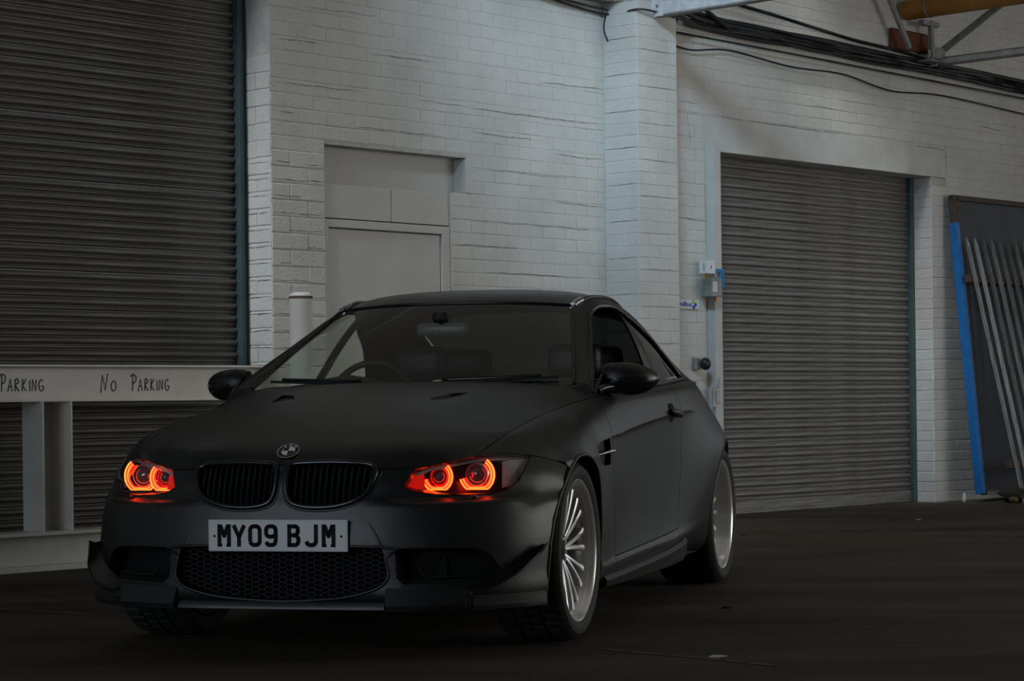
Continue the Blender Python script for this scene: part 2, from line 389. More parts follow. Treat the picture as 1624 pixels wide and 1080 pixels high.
# ================================================================== THINGS ALONG THE WALL
# --- steel barrier with hand lettering
bar = empty('steel_barrier', wl(7.55, .2, 0), WA)
tag(bar, 'off-white steel beam barrier with No Parking written on it before the shutter', 'barrier')
def ibeam(bm, x0, x1, yc, z0, z1, wd=.16, tf=.012, tw=.010):
    bbox(bm, (x0, yc-wd/2, z1-tf), (x1, yc+wd/2, z1), .003); bbox(bm, (x0, yc-wd/2, z0), (x1, yc+wd/2, z0+tf), .003)
    bbox(bm, (x0, yc-tw/2, z0+tf), (x1, yc+tw/2, z1-tf))
BY = .06
rail = simple('beam', lambda bm: ibeam(bm, -3.2, 1.78, BY, .925, 1.130), 'steel_white', bar)
for sx in (0., -2.1):
    def f(bm):   # H section post, web facing along the wall
        x0 = -.185 + sx
        bbox(bm, (x0+.355, BY-.09, .212), (x0+.367, BY+.10, .925), .002)
        bbox(bm, (x0+.165, BY-.09, .212), (x0+.177, BY+.10, .925), .002); bbox(bm, (x0+.17, BY+.088, .212), (x0+.36, BY+.10, .925))
    simple('post', f, 'steel_white', bar)
simple('base_beam', lambda bm: (bbox(bm, (-3.2, BY-.13, .0), (1.9, BY+.12, .030), .003), bbox(bm, (-3.2, BY-.13, .194), (1.9, BY+.12, .212), .003), bbox(bm, (-3.2, BY-.03, .03), (1.9, BY+.02, .195))), 'steel_white', bar)
GL = {  # hand drawn capitals, unit height
 'N': [[(0, -.12), (.16, 1), (.40, .02), (.62, 1.05)]], 'O': [[(.3, .62), (.08, .5), (0, .25), (.15, 0), (.38, .05), (.5, .3), (.42, .55), (.22, .62)]],
 'P': [[(.14, -.02), (.18, .95)], [(-.05, .88), (.2, 1.02), (.48, .9), (.5, .66), (.34, .5), (.12, .42)]],
 'A': [[(0, -.05), (.28, .72), (.46, 0)], [(.1, .26), (.40, .3)]], 'R': [[(.05, 0), (.08, .72)], [(.02, .66), (.3, .74), (.38, .52), (.1, .36), (.44, 0)]],
 'K': [[(.05, 0), (.1, .74)], [(.44, .74), (.1, .32), (.46, 0)]], 'I': [[(.1, 0), (.12, .66)]], 'n': [[(.02, 0), (.08, .70), (.40, .02), (.46, .70)]],
 'G': [[(.42, .6), (.25, .7), (.05, .5), (.06, .16), (.26, 0), (.44, .12), (.44, .3), (.26, .3)]]}
def scrawl(name, word, x, z, h, wd, parent, y, lab):
    bm = bmesh.new(); cx = x
    for ch, k in word:
        if ch == ' ': cx += k; continue
        for st in GL[ch]:
            btube(bm, spline([(cx + p[0]*wd*k, y, z + p[1]*h) for p in st], 5) if len(st) > 4 else [(cx + p[0]*wd*k, y, z + p[1]*h) for p in st], .0035, 5)
        cx += wd*k*.72 if ch != 'I' else wd*k*.36
    o = mkb(name, bm, 'ink', parent); o['label'] = lab; return o
yt = BY - .0055
PK = [('P', 1.0), ('A', .9), ('R', .85), ('K', .85), ('I', .8), ('n', .85), ('G', .9)]
scrawl('lettering', [('N', 1.0), (' ', .016), ('O', .85)], .440, .985, .092, .080, rail, yt, 'black handwritten word No')
scrawl('lettering', PK, .655, .985, .092, .070, rail, yt, 'black handwritten word Parking')
scrawl('lettering', [('P', 1.0), ('A', .9), ('R', .95), ('K', .95), ('I', .8), ('n', .9), ('G', 1.0)], -.235, .985, .092, .069, rail, yt, 'black handwritten word Parking cut off by the left edge')
# --- bollard
bo = empty('bollard', wl(9.33, .35, 0), WA); tag(bo, 'white round steel bollard in front of the brick pier', 'bollard')
def f(bm): blathe(bm, [(.0, 1.572), (.045, 1.570), (.062, 1.562), (.070, 1.548), (.072, 1.53), (.070, 1.525), (.070, 0.0)], 32, 'z')
simple('tube', f, 'steel_white', bo, True)
simple('cap_rim', lambda bm: blathe(bm, [(.0705, 1.528), (.0725, 1.53), (.0725, 1.54), (.070, 1.547)], 32, 'z'), 'frame_rust', bo, True)
mat('post_white', (.52, .53, .525), .5, noise=.18, nscale=5, col2=(.44, .44, .43))
# --- white channel post beside the right shutter
cp = empty('channel_post', wl(13.74, .03, 0), WA); tag(cp, 'tall white steel channel post left of the smaller shutter', 'post')
simple('front_web', lambda bm: bbox(bm, (0, -.045, 0), (.088, -.035, 2.832), .002), 'post_white', cp)
simple('side_flange', lambda bm: (bbox(bm, (.0, -.036, 0), (.008, .028, 2.832)), bbox(bm, (.086, -.020, 0), (.125, -.010, 2.832), .002), bbox(bm, (.080, -.036, 0), (.088, -.010, 2.832)), bbox(bm, (.117, -.012, 0), (.125, .02, 2.76))), 'post_white', cp)
# --- switch gear
eb = empty('control_box', wl(13.61, .05, 1.665), WA); tag(eb, 'grey-green metal control box mounted on the white channel post', 'electrical box')
simple('casing', lambda bm: bbox(bm, (0, -.085, 0), (.115, .0, .135), .005, 2), 'box_grey', eb)
simple('lid', lambda bm: bbox(bm, (-.004, -.100, -.003), (.119, -.084, .139), .004, 2), 'box_grey', eb)
simple('paper_label', lambda bm: bbox(bm, (.012, -.1020, .035), (.062, -.0995, .108)), 'label_white', eb)
def f(bm):
    for k, (a, b_) in enumerate([(.018, .045), (.02, .055), (.019, .04), (.024, .054), (.02, .05)]): bbox(bm, (a, -.103, .097 - k*.012), (b_, -.1018, .100 - k*.012))
o = simple('label_print', f, 'ink', eb); o['kind'] = 'stuff'
simple('cable_gland', lambda bm: (blathe(bm, [(0, -.035), (.011, -.035), (.013, -.01), (.013, .0)], 12, 'z', M=Matrix.Translation((.095, -.06, 0)))), 'brass', eb)
sb = empty('switch_box', wl(13.60, .04, 1.835), WA); tag(sb, 'small white switch box with scribbled notes above the grey control box', 'electrical box')
simple('casing', lambda bm: bbox(bm, (0, -.08, 0), (.095, .0, .098), .005, 2), 'label_white', sb)
simple('scribble', lambda bm: btube(bm, [(-.001, -.045, .02), (-.001, -.042, .035), (-.001, -.048, .045), (-.001, -.040, .055), (-.001, -.046, .068), (-.001, -.042, .08)], .0028, 5), 'ink', sb)
simple('scribble', lambda bm: btube(bm, [(.035, -.081, .035), (.043, -.081, .055), (.033, -.081, .045), (.05, -.081, .062)], .003, 5), 'ink', sb)
simple('conduit', lambda bm: blathe(bm, [(.012, -.04), (.012, 0.0)], 10, 'z', M=Matrix.Translation((.04, -.04, 0))), 'brass', sb)
bs = simple('blue_bracket', lambda bm: (bbox(bm, (.0, 0, .055), (.085, .012, .085), .003), bbox(bm, (.060, 0, -.065), (.084, .012, .06), .003), btube(bm, [(.060, .006, .065), (.015, .006, -.01)], .011, 8)), 'blue_bright')
wplace(bs, 13.735, .11, 1.79); tag(bs, 'bright blue plastic bracket hooked beside the white switch box', 'bracket')
# sticker with blue lettering and a small cross of green and blue blobs
st = empty('sign_plate', wl(13.335, .010, 1.575), WA); tag(st, 'small white sticker with blue lettering on the brickwork beside the pilaster', 'sign')
simple('plate', lambda bm: bbox(bm, (0, -.003, 0), (.29, 0, .066), .001), 'label_white', st)
def text_obj(name, body, size, m, parent, loc, rot, ext=.0008, bold=0., sx=1.):
    cu = bpy.data.curves.new(name, 'FONT'); cu.body = body; cu.size = size; cu.extrude = ext; cu.offset = bold; cu.resolution_u = 3
    tmp = bpy.data.objects.new('tmp', cu); C.objects.link(tmp)
    dg = bpy.context.evaluated_depsgraph_get(); me = bpy.data.meshes.new_from_object(tmp.evaluated_get(dg))
    bpy.data.objects.remove(tmp); me.materials.clear()
    o = link(name, me, m, parent); o.location = loc; o.rotation_euler = rot; o.scale.x = sx; return o
text_obj('lettering', 'milbus', .050, 'print_blue', st, (.060, -.0042, .018), (pi/2, 0, 0), bold=.0010, sx=1.12)
for nm, (x, z), m_ in (('green_blob', (.226, .051), 'print_green'), ('blue_blob', (.250, .031), 'print_blue'), ('blue_blob', (.226, .012), 'print_blue')):
    simple(nm, lambda bm: blathe(bm, [(0, -.0055), (.012, -.0055), (.0155, -.004), (.0155, -.0028)], 16, 'y', M=Matrix.Translation((x, 0, z))), m_, st)
# black ball on a small bracket
bl_ = empty('ball_stop', wl(13.575, .0, 1.163), WA); tag(bl_, 'black rubber ball buffer on a steel bracket low on the brickwork', 'buffer')
simple('bracket', lambda bm: (bbox(bm, (-.02, -.05, -.042), (.03, .0, .045), .004), bbox(bm, (-.03, -.008, -.05), (.04, 0, .052), .002)), 'galv_bright', bl_)
def f(bm): bmesh.ops.create_uvsphere(bm, u_segments=24, v_segments=16, radius=.047, matrix=Matrix.Translation((.015, -.095, 0)) @ Matrix.Diagonal((1, .8, 1, 1)))
simple('ball', f, 'black_cable', bl_, True)
pb = simple('latch_plate', lambda bm: (bbox(bm, (0, -.008, 0), (.05, 0, .15), .002), bbox(bm, (.03, -.02, .03), (.07, -.004, .12), .004), btube(bm, [(.045, -.02, .14), (.045, -.03, .2), (.06, -.02, .22)], .006, 6)), 'galv_bright')
wplace(pb, 13.70, .07, .84); tag(pb, 'worn metal latch plate on the channel post below the ball buffer', 'latch')

# --- leaning framed sheet and palisade fence panel at the far right
def lean(name, s, o_top, z_top, o_bot, label, cat):
    t = empty(name, wl(s, o_bot, 0), WA); t.rotation_euler = Euler((-math.atan2(o_bot - o_top, z_top), 0, WA), 'XYZ'); tag(t, label, cat); return t, math.hypot(z_top, o_bot - o_top)
t, Ht = lean('framed_sheet', 17.03, .07, 2.62, .33, 'large dark sheet in a blue and rusty frame leaning on the right wall', 'panel')
simple('sheet', lambda bm: bbox(bm, (.06, -.015, .10), (2.6, .0, Ht-.02)), 'dark_sheet', t)
simple('rusty_frame', lambda bm: (bbox(bm, (.045, -.035, .06), (.085, .01, Ht), .003), bbox(bm, (.0, -.035, Ht-.045), (2.65, .012, Ht), .003), bbox(bm, (.0, -.03, Ht-.28), (.06, .02, Ht-.002), .003)), 'frame_rust', t)
simple('blue_edge', lambda bm: bbox(bm, (-.008, -.04, .07), (.05, .03, Ht-.24), .003), 'blue_paint', t)
t, Ht = lean('palisade_fence', 17.10, .16, 2.28, .70, 'galvanised palisade fence panel leaning against the dark sheet', 'fence')
simple('rail', lambda bm: bbox(bm, (-.06, .012, Ht-.42), (2.4, .05, Ht-.35), .003), 'frame_rust', t)
simple('rail', lambda bm: bbox(bm, (-.06, .012, .30), (2.4, .05, .37), .003), 'frame_rust', t)
def pale_mesh():
    bm = bmesh.new(); w_, H_ = .062, Ht
    prof = [(-w_/2, 0), (-w_/2+.012, -.012), (-.008, -.008), (0, -.022), (.008, -.008), (w_/2-.012, -.012), (w_/2, 0)]
    rows = [(0, 1, 0), (H_-.10, 1, 0), (H_-.055, .62, 0), (H_-.03, .28, .004), (H_, .10, .028)]
    R = [[bm.verts.new((x*k, y*k - .0 - dy, z)) for x, y in prof] for z, k, dy in rows]
    for a, b_ in zip(R, R[1:]):
        for i in range(len(prof)-1): bm.faces.new((a[i], a[i+1], b_[i+1], b_[i]))
    bmesh.ops.solidify(bm, geom=bm.faces[:], thickness=.003)
    me = bpy.data.meshes.new('pale'); bmesh.ops.recalc_face_normals(bm, faces=bm.faces); bm.to_mesh(me); bm.free(); me.materials.append(MATS['galv_bright']); return me
pm = pale_mesh()
for k in range(13):
    o = bpy.data.objects.new('pale', pm); C.objects.link(o); o.parent = t; o.location = (.03 + k*.135, 0, 0)
# debris at the foot
def rock(name, loc, r, m_, lab, sq=(1, 1, .6), seed=0, cat='debris', group=None):
    rnd = random.Random(seed); bm = bmesh.new(); bmesh.ops.create_icosphere(bm, subdivisions=2, radius=r)
    for v in bm.verts:
        v.co = Vector((v.co.x*sq[0], v.co.y*sq[1], v.co.z*sq[2])) * (1 + rnd.uniform(-.22, .22))
    zmin = min(v.co.z for v in bm.verts)
    for v in bm.verts: v.co.z -= zmin
    o = mkb(name, bm, m_); o.location = loc; tag(o, lab, cat, group); return o
for k, (s, o_, r, m_, sq, lab) in enumerate([
    (17.12, .62, .085, 'debris_dark', (1.6, 1, .8), 'dark lump of rubbish at the foot of the blue frame'),
    (17.30, .60, .07, 'debris_dark', (1.4, 1, .9), 'black rag heap under the leaning fence'),
    (17.02, .66, .035, 'debris_olive', (1.2, 1, .7), 'small olive scrap beside the foot of the blue frame'),
    (17.22, .92, .032, 'debris_light', (1.6, 1, .4), 'flat white scrap lying before the leaning fence'),
    (17.33, .94, .022, 'debris_light', (1.2, 1, .7), 'small white chip nearest the fence foot'),
    (17.28, .74, .05, 'debris_red', (.5, .6, 1.6), 'orange-red scrap tucked behind the first fence pale'),
    (16.86, .28, .022, 'debris_light', (.8, .8, 1.8), 'small pale stone at the foot of the shutter guide rail')]):
    rock('debris', wl(s, o_, 0), r, m_, lab, sq, k)
for k, (u, v, r, m_, lab) in enumerate([(1180, 849, .014, 'debris_dark', 'dark pebble on the floor behind the rear wheel'), (1139, 1044, .02, 'debris_light', 'pale wood sliver on the floor nearest the camera'), (1153, 965, .016, 'debris_dark', 'dark leaf scrap on the floor below the rear wheel'),
    (1413, 825, .014, 'debris_dark', 'dark pebble on the floor near the right shutter'), (1456, 825, .012, 'debris_light', 'pale pebble on the floor near the brick jamb'), (196, 1028, .016, 'debris_dark', 'dark twig scrap on the floor at the lower left')]):
    a0 = u - 812; b0 = v - 540; b_ = a0*sin(ROLL) + b0*cos(ROLL); a_ = a0*cos(ROLL) - b0*sin(ROLL); D = FPX*CAMZ/(b_ - (HOR-540))
    rock('floor_scrap', (a_/FPX*D, D, 0), r, m_, lab, (1.6, .8, .3), 40+k, 'debris')

# --- roof steelwork and services
def beam(name, s, o0, o1, z0, z1, wd, m_, label, cat='beam'):
    t = empty(name, wl(s, o0, z0), WA); tag(t, label, cat)
    simple('flange', lambda bm: (bbox(bm, (-wd/2, -(o1-o0), 0), (wd/2, 0, .012)), bbox(bm, (-wd/2, -(o1-o0), z1-z0-.012), (wd/2, 0, z1-z0))), 'truss_grey', t)
    simple('web', lambda bm: bbox(bm, (-wd/2+.004, -(o1-o0), .012), (-wd/2+.014, 0, z1-z0-.012)), m_, t)
    simple('end_plate', lambda bm: bbox(bm, (-wd/2-.01, -.10, -.005), (-wd/2+.006, 0.0, z1-z0), .002), m_, t)
    for zz in (.03, .07): simple('bolt', lambda bm: blathe(bm, [(0, -.018), (.010, -.018), (.012, -.010)], 8, 'x', M=Matrix.Translation((-wd/2, -.05, zz))), 'truss_grey', t)
    return t
beam('tie_beam', 12.80, .31, 5.5, 3.625, 3.745, .09, 'truss_white', 'pale steel tie beam bolted to the top of the pilaster')
beam('tie_beam', 16.82, .02, 5.5, 3.70, 3.765, .08, 'truss_white', 'thin pale steel tie beam over the leaning fence')
pp = empty('roof_pipe', wl(16.42, .05, 4.13), WA); tag(pp, 'thick amber-brown pipe running out from the right wall', 'pipe')
simple('pipe_tube', lambda bm: btube(bm, [(0, 0, 0), (0, -5.5, 0)], .085, 24), 'copper_pipe', pp, True, 60)
simple('joint_ring', lambda bm: blathe(bm, [(.0865, -.24), (.089, -.235), (.089, -.225), (.0865, -.22)], 24, 'y'), 'truss_grey', pp, True)
def strut(name, p0, p1, wd, th, m_, label):
    a = wl(*p0); b_ = wl(*p1); bm = bmesh.new(); L_ = (b_-a).length
    bbox(bm, (0, -wd/2, -th/2), (L_, wd/2, th/2), .002)
    o = mkb(name, bm, m_); o.location = a; o.rotation_euler = (b_-a).to_track_quat('X', 'Z').to_euler(); tag(o, label, 'strut'); return o
strut('roof_strut', (16.83, .06, 3.78), (16.83, .95, 4.28), .035, .05, 'truss_grey', 'pale diagonal strut rising right from the tie beam bracket')
strut('roof_strut', (16.30, .16, 3.79), (15.86, .16, 4.36), .03, .045, 'truss_grey', 'pale steep strut crossing the end of the brown pipe')
br = empty('pipe_bracket', wl(16.70, .02, 3.74), WA); tag(br, 'pale steel bracket under the brown pipe end', 'bracket')
simple('gusset', lambda bm: bbox(bm, (-.08, -.16, .0), (.12, -.14, .10), .003), 'truss_grey', br)
simple('foot_plate', lambda bm: bbox(bm, (-.14, -.18, -.03), (.13, -.0, -.012), .003), 'truss_grey', br)
simple('upright', lambda bm: bbox(bm, (-.06, -.14, .08), (-.02, -.10, .32), .002), 'truss_grey', br)
simple('cross_bar', lambda bm: bbox(bm, (-.20, -.15, .27), (.05, -.10, .31), .002), 'truss_grey', br)
rb = simple('rusty_patch', lambda bm: bbox(bm, (-.40, -.03, 0), (.16, 0, .17), .02, 2), 'red_brown'); wplace(rb, 16.62, .012, 3.80); tag(rb, 'rust-red painted brick padstone behind the pipe bracket', 'padstone')
# cables along the wall
rnd = random.Random(3)
def cab(name, pts, r, label, grp=None, n=6):
    p = spline([wl(*q) for q in pts], 8); o0 = wl(*pts[0])
    bm = bmesh.new(); btube(bm, [q - o0 for q in p], r, n)
    o = mkb(name, bm, 'black_cable', None, True, 60); o.location = o0; tag(o, label, 'cable', grp); return o
for k in range(7):
    pts = []
    for s in (13.0, 13.6, 14.3, 15.1, 15.9, 16.6, 17.4, 18.3, 19.5):
        pts.append((s, .05 + rnd.uniform(-.02, .03) + (.26 if s < 13.1 else 0), 3.685 - .012*(s-13) + k*.016 + rnd.uniform(-.014, .014)))
    cab('bundled_cable', pts, .014 + .004*(k % 2), 'black cable in the thick bundle along the right wall', 'cables bundled along the right wall')
cab('slack_cable', [(13.05, .04, 3.56), (13.5, .04, 3.50), (14.0, .04, 3.545), (14.8, .04, 3.50), (15.5, .04, 3.51), (16.2, .04, 3.44), (17.0, .04, 3.47), (18.5, .04, 3.42)], .007, 'thin black cable hanging slack below the bundle on the right wall')
cab('taut_cable', [(13.3, .10, 3.93), (14.5, .08, 3.87), (15.6, .06, 3.80), (16.5, .05, 3.77), (17.5, .05, 3.66)], .014, 'straight black cable sloping above the bundle to the tie beam')
cab('branch_cable', [(13.45, .12, 3.86), (13.75, .10, 3.76), (14.0, .06, 3.69)], .016, 'short black cable dropping from the tie beam into the bundle')
cab('conduit_cable', [(13.02, .06, 3.61), (14.5, .06, 3.60), (16.0, .06, 3.585), (17.5, .06, 3.57), (20.5, .06, 3.54)], .008, 'grey-black conduit under the cable bundle on the right wall')
cab('pilaster_cable', [(11.6, .03, 3.80), (12.0, .03, 3.70), (12.56, .04, 3.655), (12.58, .335, 3.655), (12.85, .335, 3.65), (13.03, .33, 3.64), (13.06, .08, 3.64)], .008, 'thin black cable wrapped around the pilaster top')
cab('sagging_cable', [(11.3, .05, 3.85), (11.8, .06, 3.725), (12.3, .06, 3.69), (12.56, .06, 3.68)], .007, 'thin sagging cable left of the pilaster')
cab('thick_conduit', [(11.5, .12, 3.90), (12.0, .14, 3.82), (12.4, .22, 3.80), (12.85, .36, 3.80), (13.0, .34, 3.84)], .022, 'thick black conduit crossing the top of the pilaster')
cab('drop_wire', [(12.57, .03, 3.66), (12.56, .02, 3.55), (12.60, .33, 3.42)][:2] + [(12.565, .05, 3.46)], .006, 'short black wire hanging in the pilaster corner')
cab('wall_cable_stub', [(11.05, .02, 3.80), (11.06, .03, 3.66), (11.08, .02, 3.62)], .011, 'short black cable end hanging at the top of the main wall')
tr = simple('cable_tray', lambda bm: bbox(bm, (0, -.10, 0), (1.05, -.0, .03), .003), 'truss_grey'); wplace(tr, 11.55, .005, 3.735); tag(tr, 'short grey cable tray left of the pilaster top', 'tray')
hook = simple('wall_hook', lambda bm: (blathe(bm, [(0, -.02), (.014, -.02), (.018, 0)], 10, 'y')), 'black_cable'); wplace(hook, 10.80, .008, 3.57); tag(hook, 'small dark bolt head near the top of the main wall', 'bolt')
# painted floor line fragments
def fline(name, u0, v0, u1, v1, wd, lab):
    P = []
    for (u, v) in ((u0, v0), (u1, v1)):
        a0 = u - 812; b0 = v - 540; b_ = a0*sin(ROLL) + b0*cos(ROLL); a_ = a0*cos(ROLL) - b0*sin(ROLL); D = FPX*CAMZ/(b_ - (HOR-540)); P.append(Vector((a_/FPX*D, D, .0)))
    t = (P[1]-P[0]).normalized(); nn = Vector((-t.y, t.x, 0))*wd/2; L_ = (P[1]-P[0]).length; n = int(L_/.12)+1
    rnd = random.Random(u0); V = []; F = []
    for k in range(n):
        if rnd.random() < .22: continue
        a = P[0] + t*(k*L_/n); b_ = P[0] + t*((k+rnd.uniform(.8, 1))*L_/n); i = len(V); q = rnd.uniform(.5, 1)
        V += [a-nn*q+Vector((0, 0, .002)), b_-nn*q+Vector((0, 0, .002)), b_+nn*q+Vector((0, 0, .002)), a+nn*q+Vector((0, 0, .002))]; F.append((i, i+1, i+2, i+3))
    o = mk(name, V, F, 'line_paint', fl); o['label'] = lab
mat('line_paint', (.12, .11, .10), .8, noise=.2, nscale=20, col2=(.05, .045, .04))
fline('painted_line', -60, 962, 180, 977, .05, 'faint worn pale line painted on the floor')
fline('painted_line', 1330, 839, 1500, 846, .07, 'faint worn ochre line near the right shutter')
fline('painted_line', 1530, 847, 1700, 853, .07, 'faint worn ochre line below the leaning fence')
fline('painted_line', 960, 1030, 1230, 1056, .035, 'scuffed pale scratch near the camera')

# ================================================================== CAR SURFACES (car frame: x forward from the front axle, y to the car's left, z up)
def _cr(P, tgt):
    """interpolate rows of P (K, M, 3) along axis 0 with Bessel-tangent cubics"""
    P = np.asarray(P, float); K = len(P)
    d = np.linalg.norm(P[1:] - P[:-1], axis=2).mean(1); d = np.maximum(d, 1e-4)
    sl = (P[1:] - P[:-1]) / d[:, None, None]
    m = np.zeros_like(P)
    for i in range(1, K-1): m[i] = (d[i]*sl[i-1] + d[i-1]*sl[i]) / (d[i]+d[i-1])
    if K > 2: m[0] = 1.5*sl[0] - .5*m[1]; m[-1] = 1.5*sl[-1] - .5*m[-2]
    else: m[0] = m[1] = sl[0]
    out = []; idx = []
    for i in range(K-1):
        n = max(2, int(np.ceil(d[i]/tgt))); idx.append(len(out))
        for k in range(n + (1 if i == K-2 else 0)):
            t = k/n; h = d[i]
            out.append((2*t**3-3*t*t+1)*P[i] + (t**3-2*t*t+t)*h*m[i] + (-2*t**3+3*t*t)*P[i+1] + (t**3-t*t)*h*m[i+1])
    idx.append(len(out)-1)
    return np.array(out), idx
def surf(G, tu=.03, tv=.03, full=False):
    A, iu = _cr(G, tu); B, iv = _cr(A.transpose(1, 0, 2), tv)
    B = B.transpose(1, 0, 2)
    return (B, iu, iv) if full else B

# --- front bumper grid: 12 columns from the centre line round to the wheel arch, 7 rows from bonnet edge to lip
BT = [(.757,0,.677),(.752,.15,.676),(.733,.30,.667),(.712,.38,.661),(.673,.461,.662),(.615,.55,.678),(.547,.646,.701),(.47,.71,.706),(.405,.765,.701),(.33,.815,.690),(.25,.855,.675),(.19,.884,.652)]
BUMP = [BT,
 [(.780,0,.615),(.777,.15,.615),(.762,.30,.61),(.744,.38,.602),(.712,.455,.598),(.668,.545,.603),(.610,.632,.612),(.545,.706,.62),(.478,.766,.626),(.402,.818,.628),(.325,.858,.622),(.262,.887,.608)],
 [(.788,0,.575),(.786,.15,.575),(.773,.30,.573),(.752,.38,.567),(.718,.455,.562),(.673,.545,.561),(.619,.632,.562),(.556,.708,.564),(.491,.770,.567),(.424,.822,.573),(.347,.861,.573),(.283,.890,.57)],
 [(.797,0,.535),(.795,.15,.535),(.785,.30,.534),(.775,.38,.534),(.760,.45,.533),(.727,.54,.534),(.684,.622,.536),(.622,.702,.539),(.551,.768,.543),(.465,.823,.53),(.388,.864,.53),(.325,.894,.53)],
 [(.799,0,.520),(.797,.15,.520),(.788,.30,.519),(.778,.38,.519),(.763,.45,.518),(.731,.54,.518),(.689,.622,.519),(.628,.702,.521),(.557,.769,.524),(.473,.824,.520),(.395,.864,.518),(.330,.894,.515)],
 [(.812,0,.42),(.811,.15,.42),(.803,.30,.42),(.793,.38,.42),(.778,.45,.42),(.750,.54,.42),(.710,.62,.42),(.652,.70,.42),(.583,.77,.42),(.50,.828,.42),(.42,.868,.42),(.35,.897,.42)],
 [(.812,0,.30),(.811,.15,.30),(.806,.30,.30),(.798,.38,.30),(.784,.45,.30),(.757,.54,.30),(.718,.62,.30),(.660,.70,.30),(.590,.768,.30),(.508,.825,.30),(.428,.864,.30),(.355,.893,.30)],
 [(.806,0,.215),(.806,.15,.215),(.806,.30,.215),(.800,.38,.215),(.788,.45,.215),(.762,.54,.215),(.722,.62,.215),(.664,.70,.215),(.594,.766,.215),(.512,.822,.215),(.432,.86,.215),(.36,.888,.215)],
 [(.790,0,.180),(.790,.15,.18),(.789,.30,.18),(.784,.38,.18),(.773,.45,.18),(.748,.54,.18),(.708,.62,.18),(.650,.695,.18),(.58,.76,.18),(.50,.814,.18),(.42,.85,.18),(.35,.878,.18)]]
# --- bonnet grid: rows front to back, 7 columns centre to wing gap
HC = [(.757,.677),(.705,.723),(.575,.778),(.375,.834),(.13,.886),(-.15,.929),(-.41,.960),(-.565,.976)]
HE = [(.547,.646,.701),(.49,.661,.724),(.36,.688,.766),(.20,.704,.798),(.008,.72,.832),(-.20,.732,.857),(-.42,.748,.882),(-.575,.788,.904)]
HF = [0, .232, .464, .588, .714, .851, 1.]; HG_ = [0, .015, .085, .27, .50, .745, 1.]
HOOD = [list(BT[:7])]
_fx = [(BT[0][0]-b[0])/(BT[0][0]-BT[6][0]) for b in BT[:7]]
for i in range(1, 8):
    row = []; wgt = i/7.
    for k, fr in enumerate(HF):
        fx = _fx[k]*(1-wgt) + wgt*fr**2.2
        e = HE[i]; c_ = HC[i]
        g = HG_[k]
        if i == 7: g = [0, .015, .06, .12, .22, .40, 1][k]; fx = [0, .1, .35, .8, 2.2, 4.5, 1][k]
        if i == 6: g = [0, .015, .06, .15, .28, .46, 1][k]
        if i == 5: g = [0, .015, .07, .20, .36, .60, 1][k]
        if i == 1: g = [0, .02, .16, .34, .55, .78, 1][k]
        row.append((c_[0] + (e[0]-c_[0])*fx, e[1]*fr, c_[1] + (e[2]-c_[1])*g))
    if i == 7: row = [(-.565,0,.976),(-.572,.183,.975),(-.588,.366,.971),(-.603,.463,.967),(-.622,.563,.961),(-.642,.672,.952),(-.575,.788,.904)]
    HOOD.append(row)
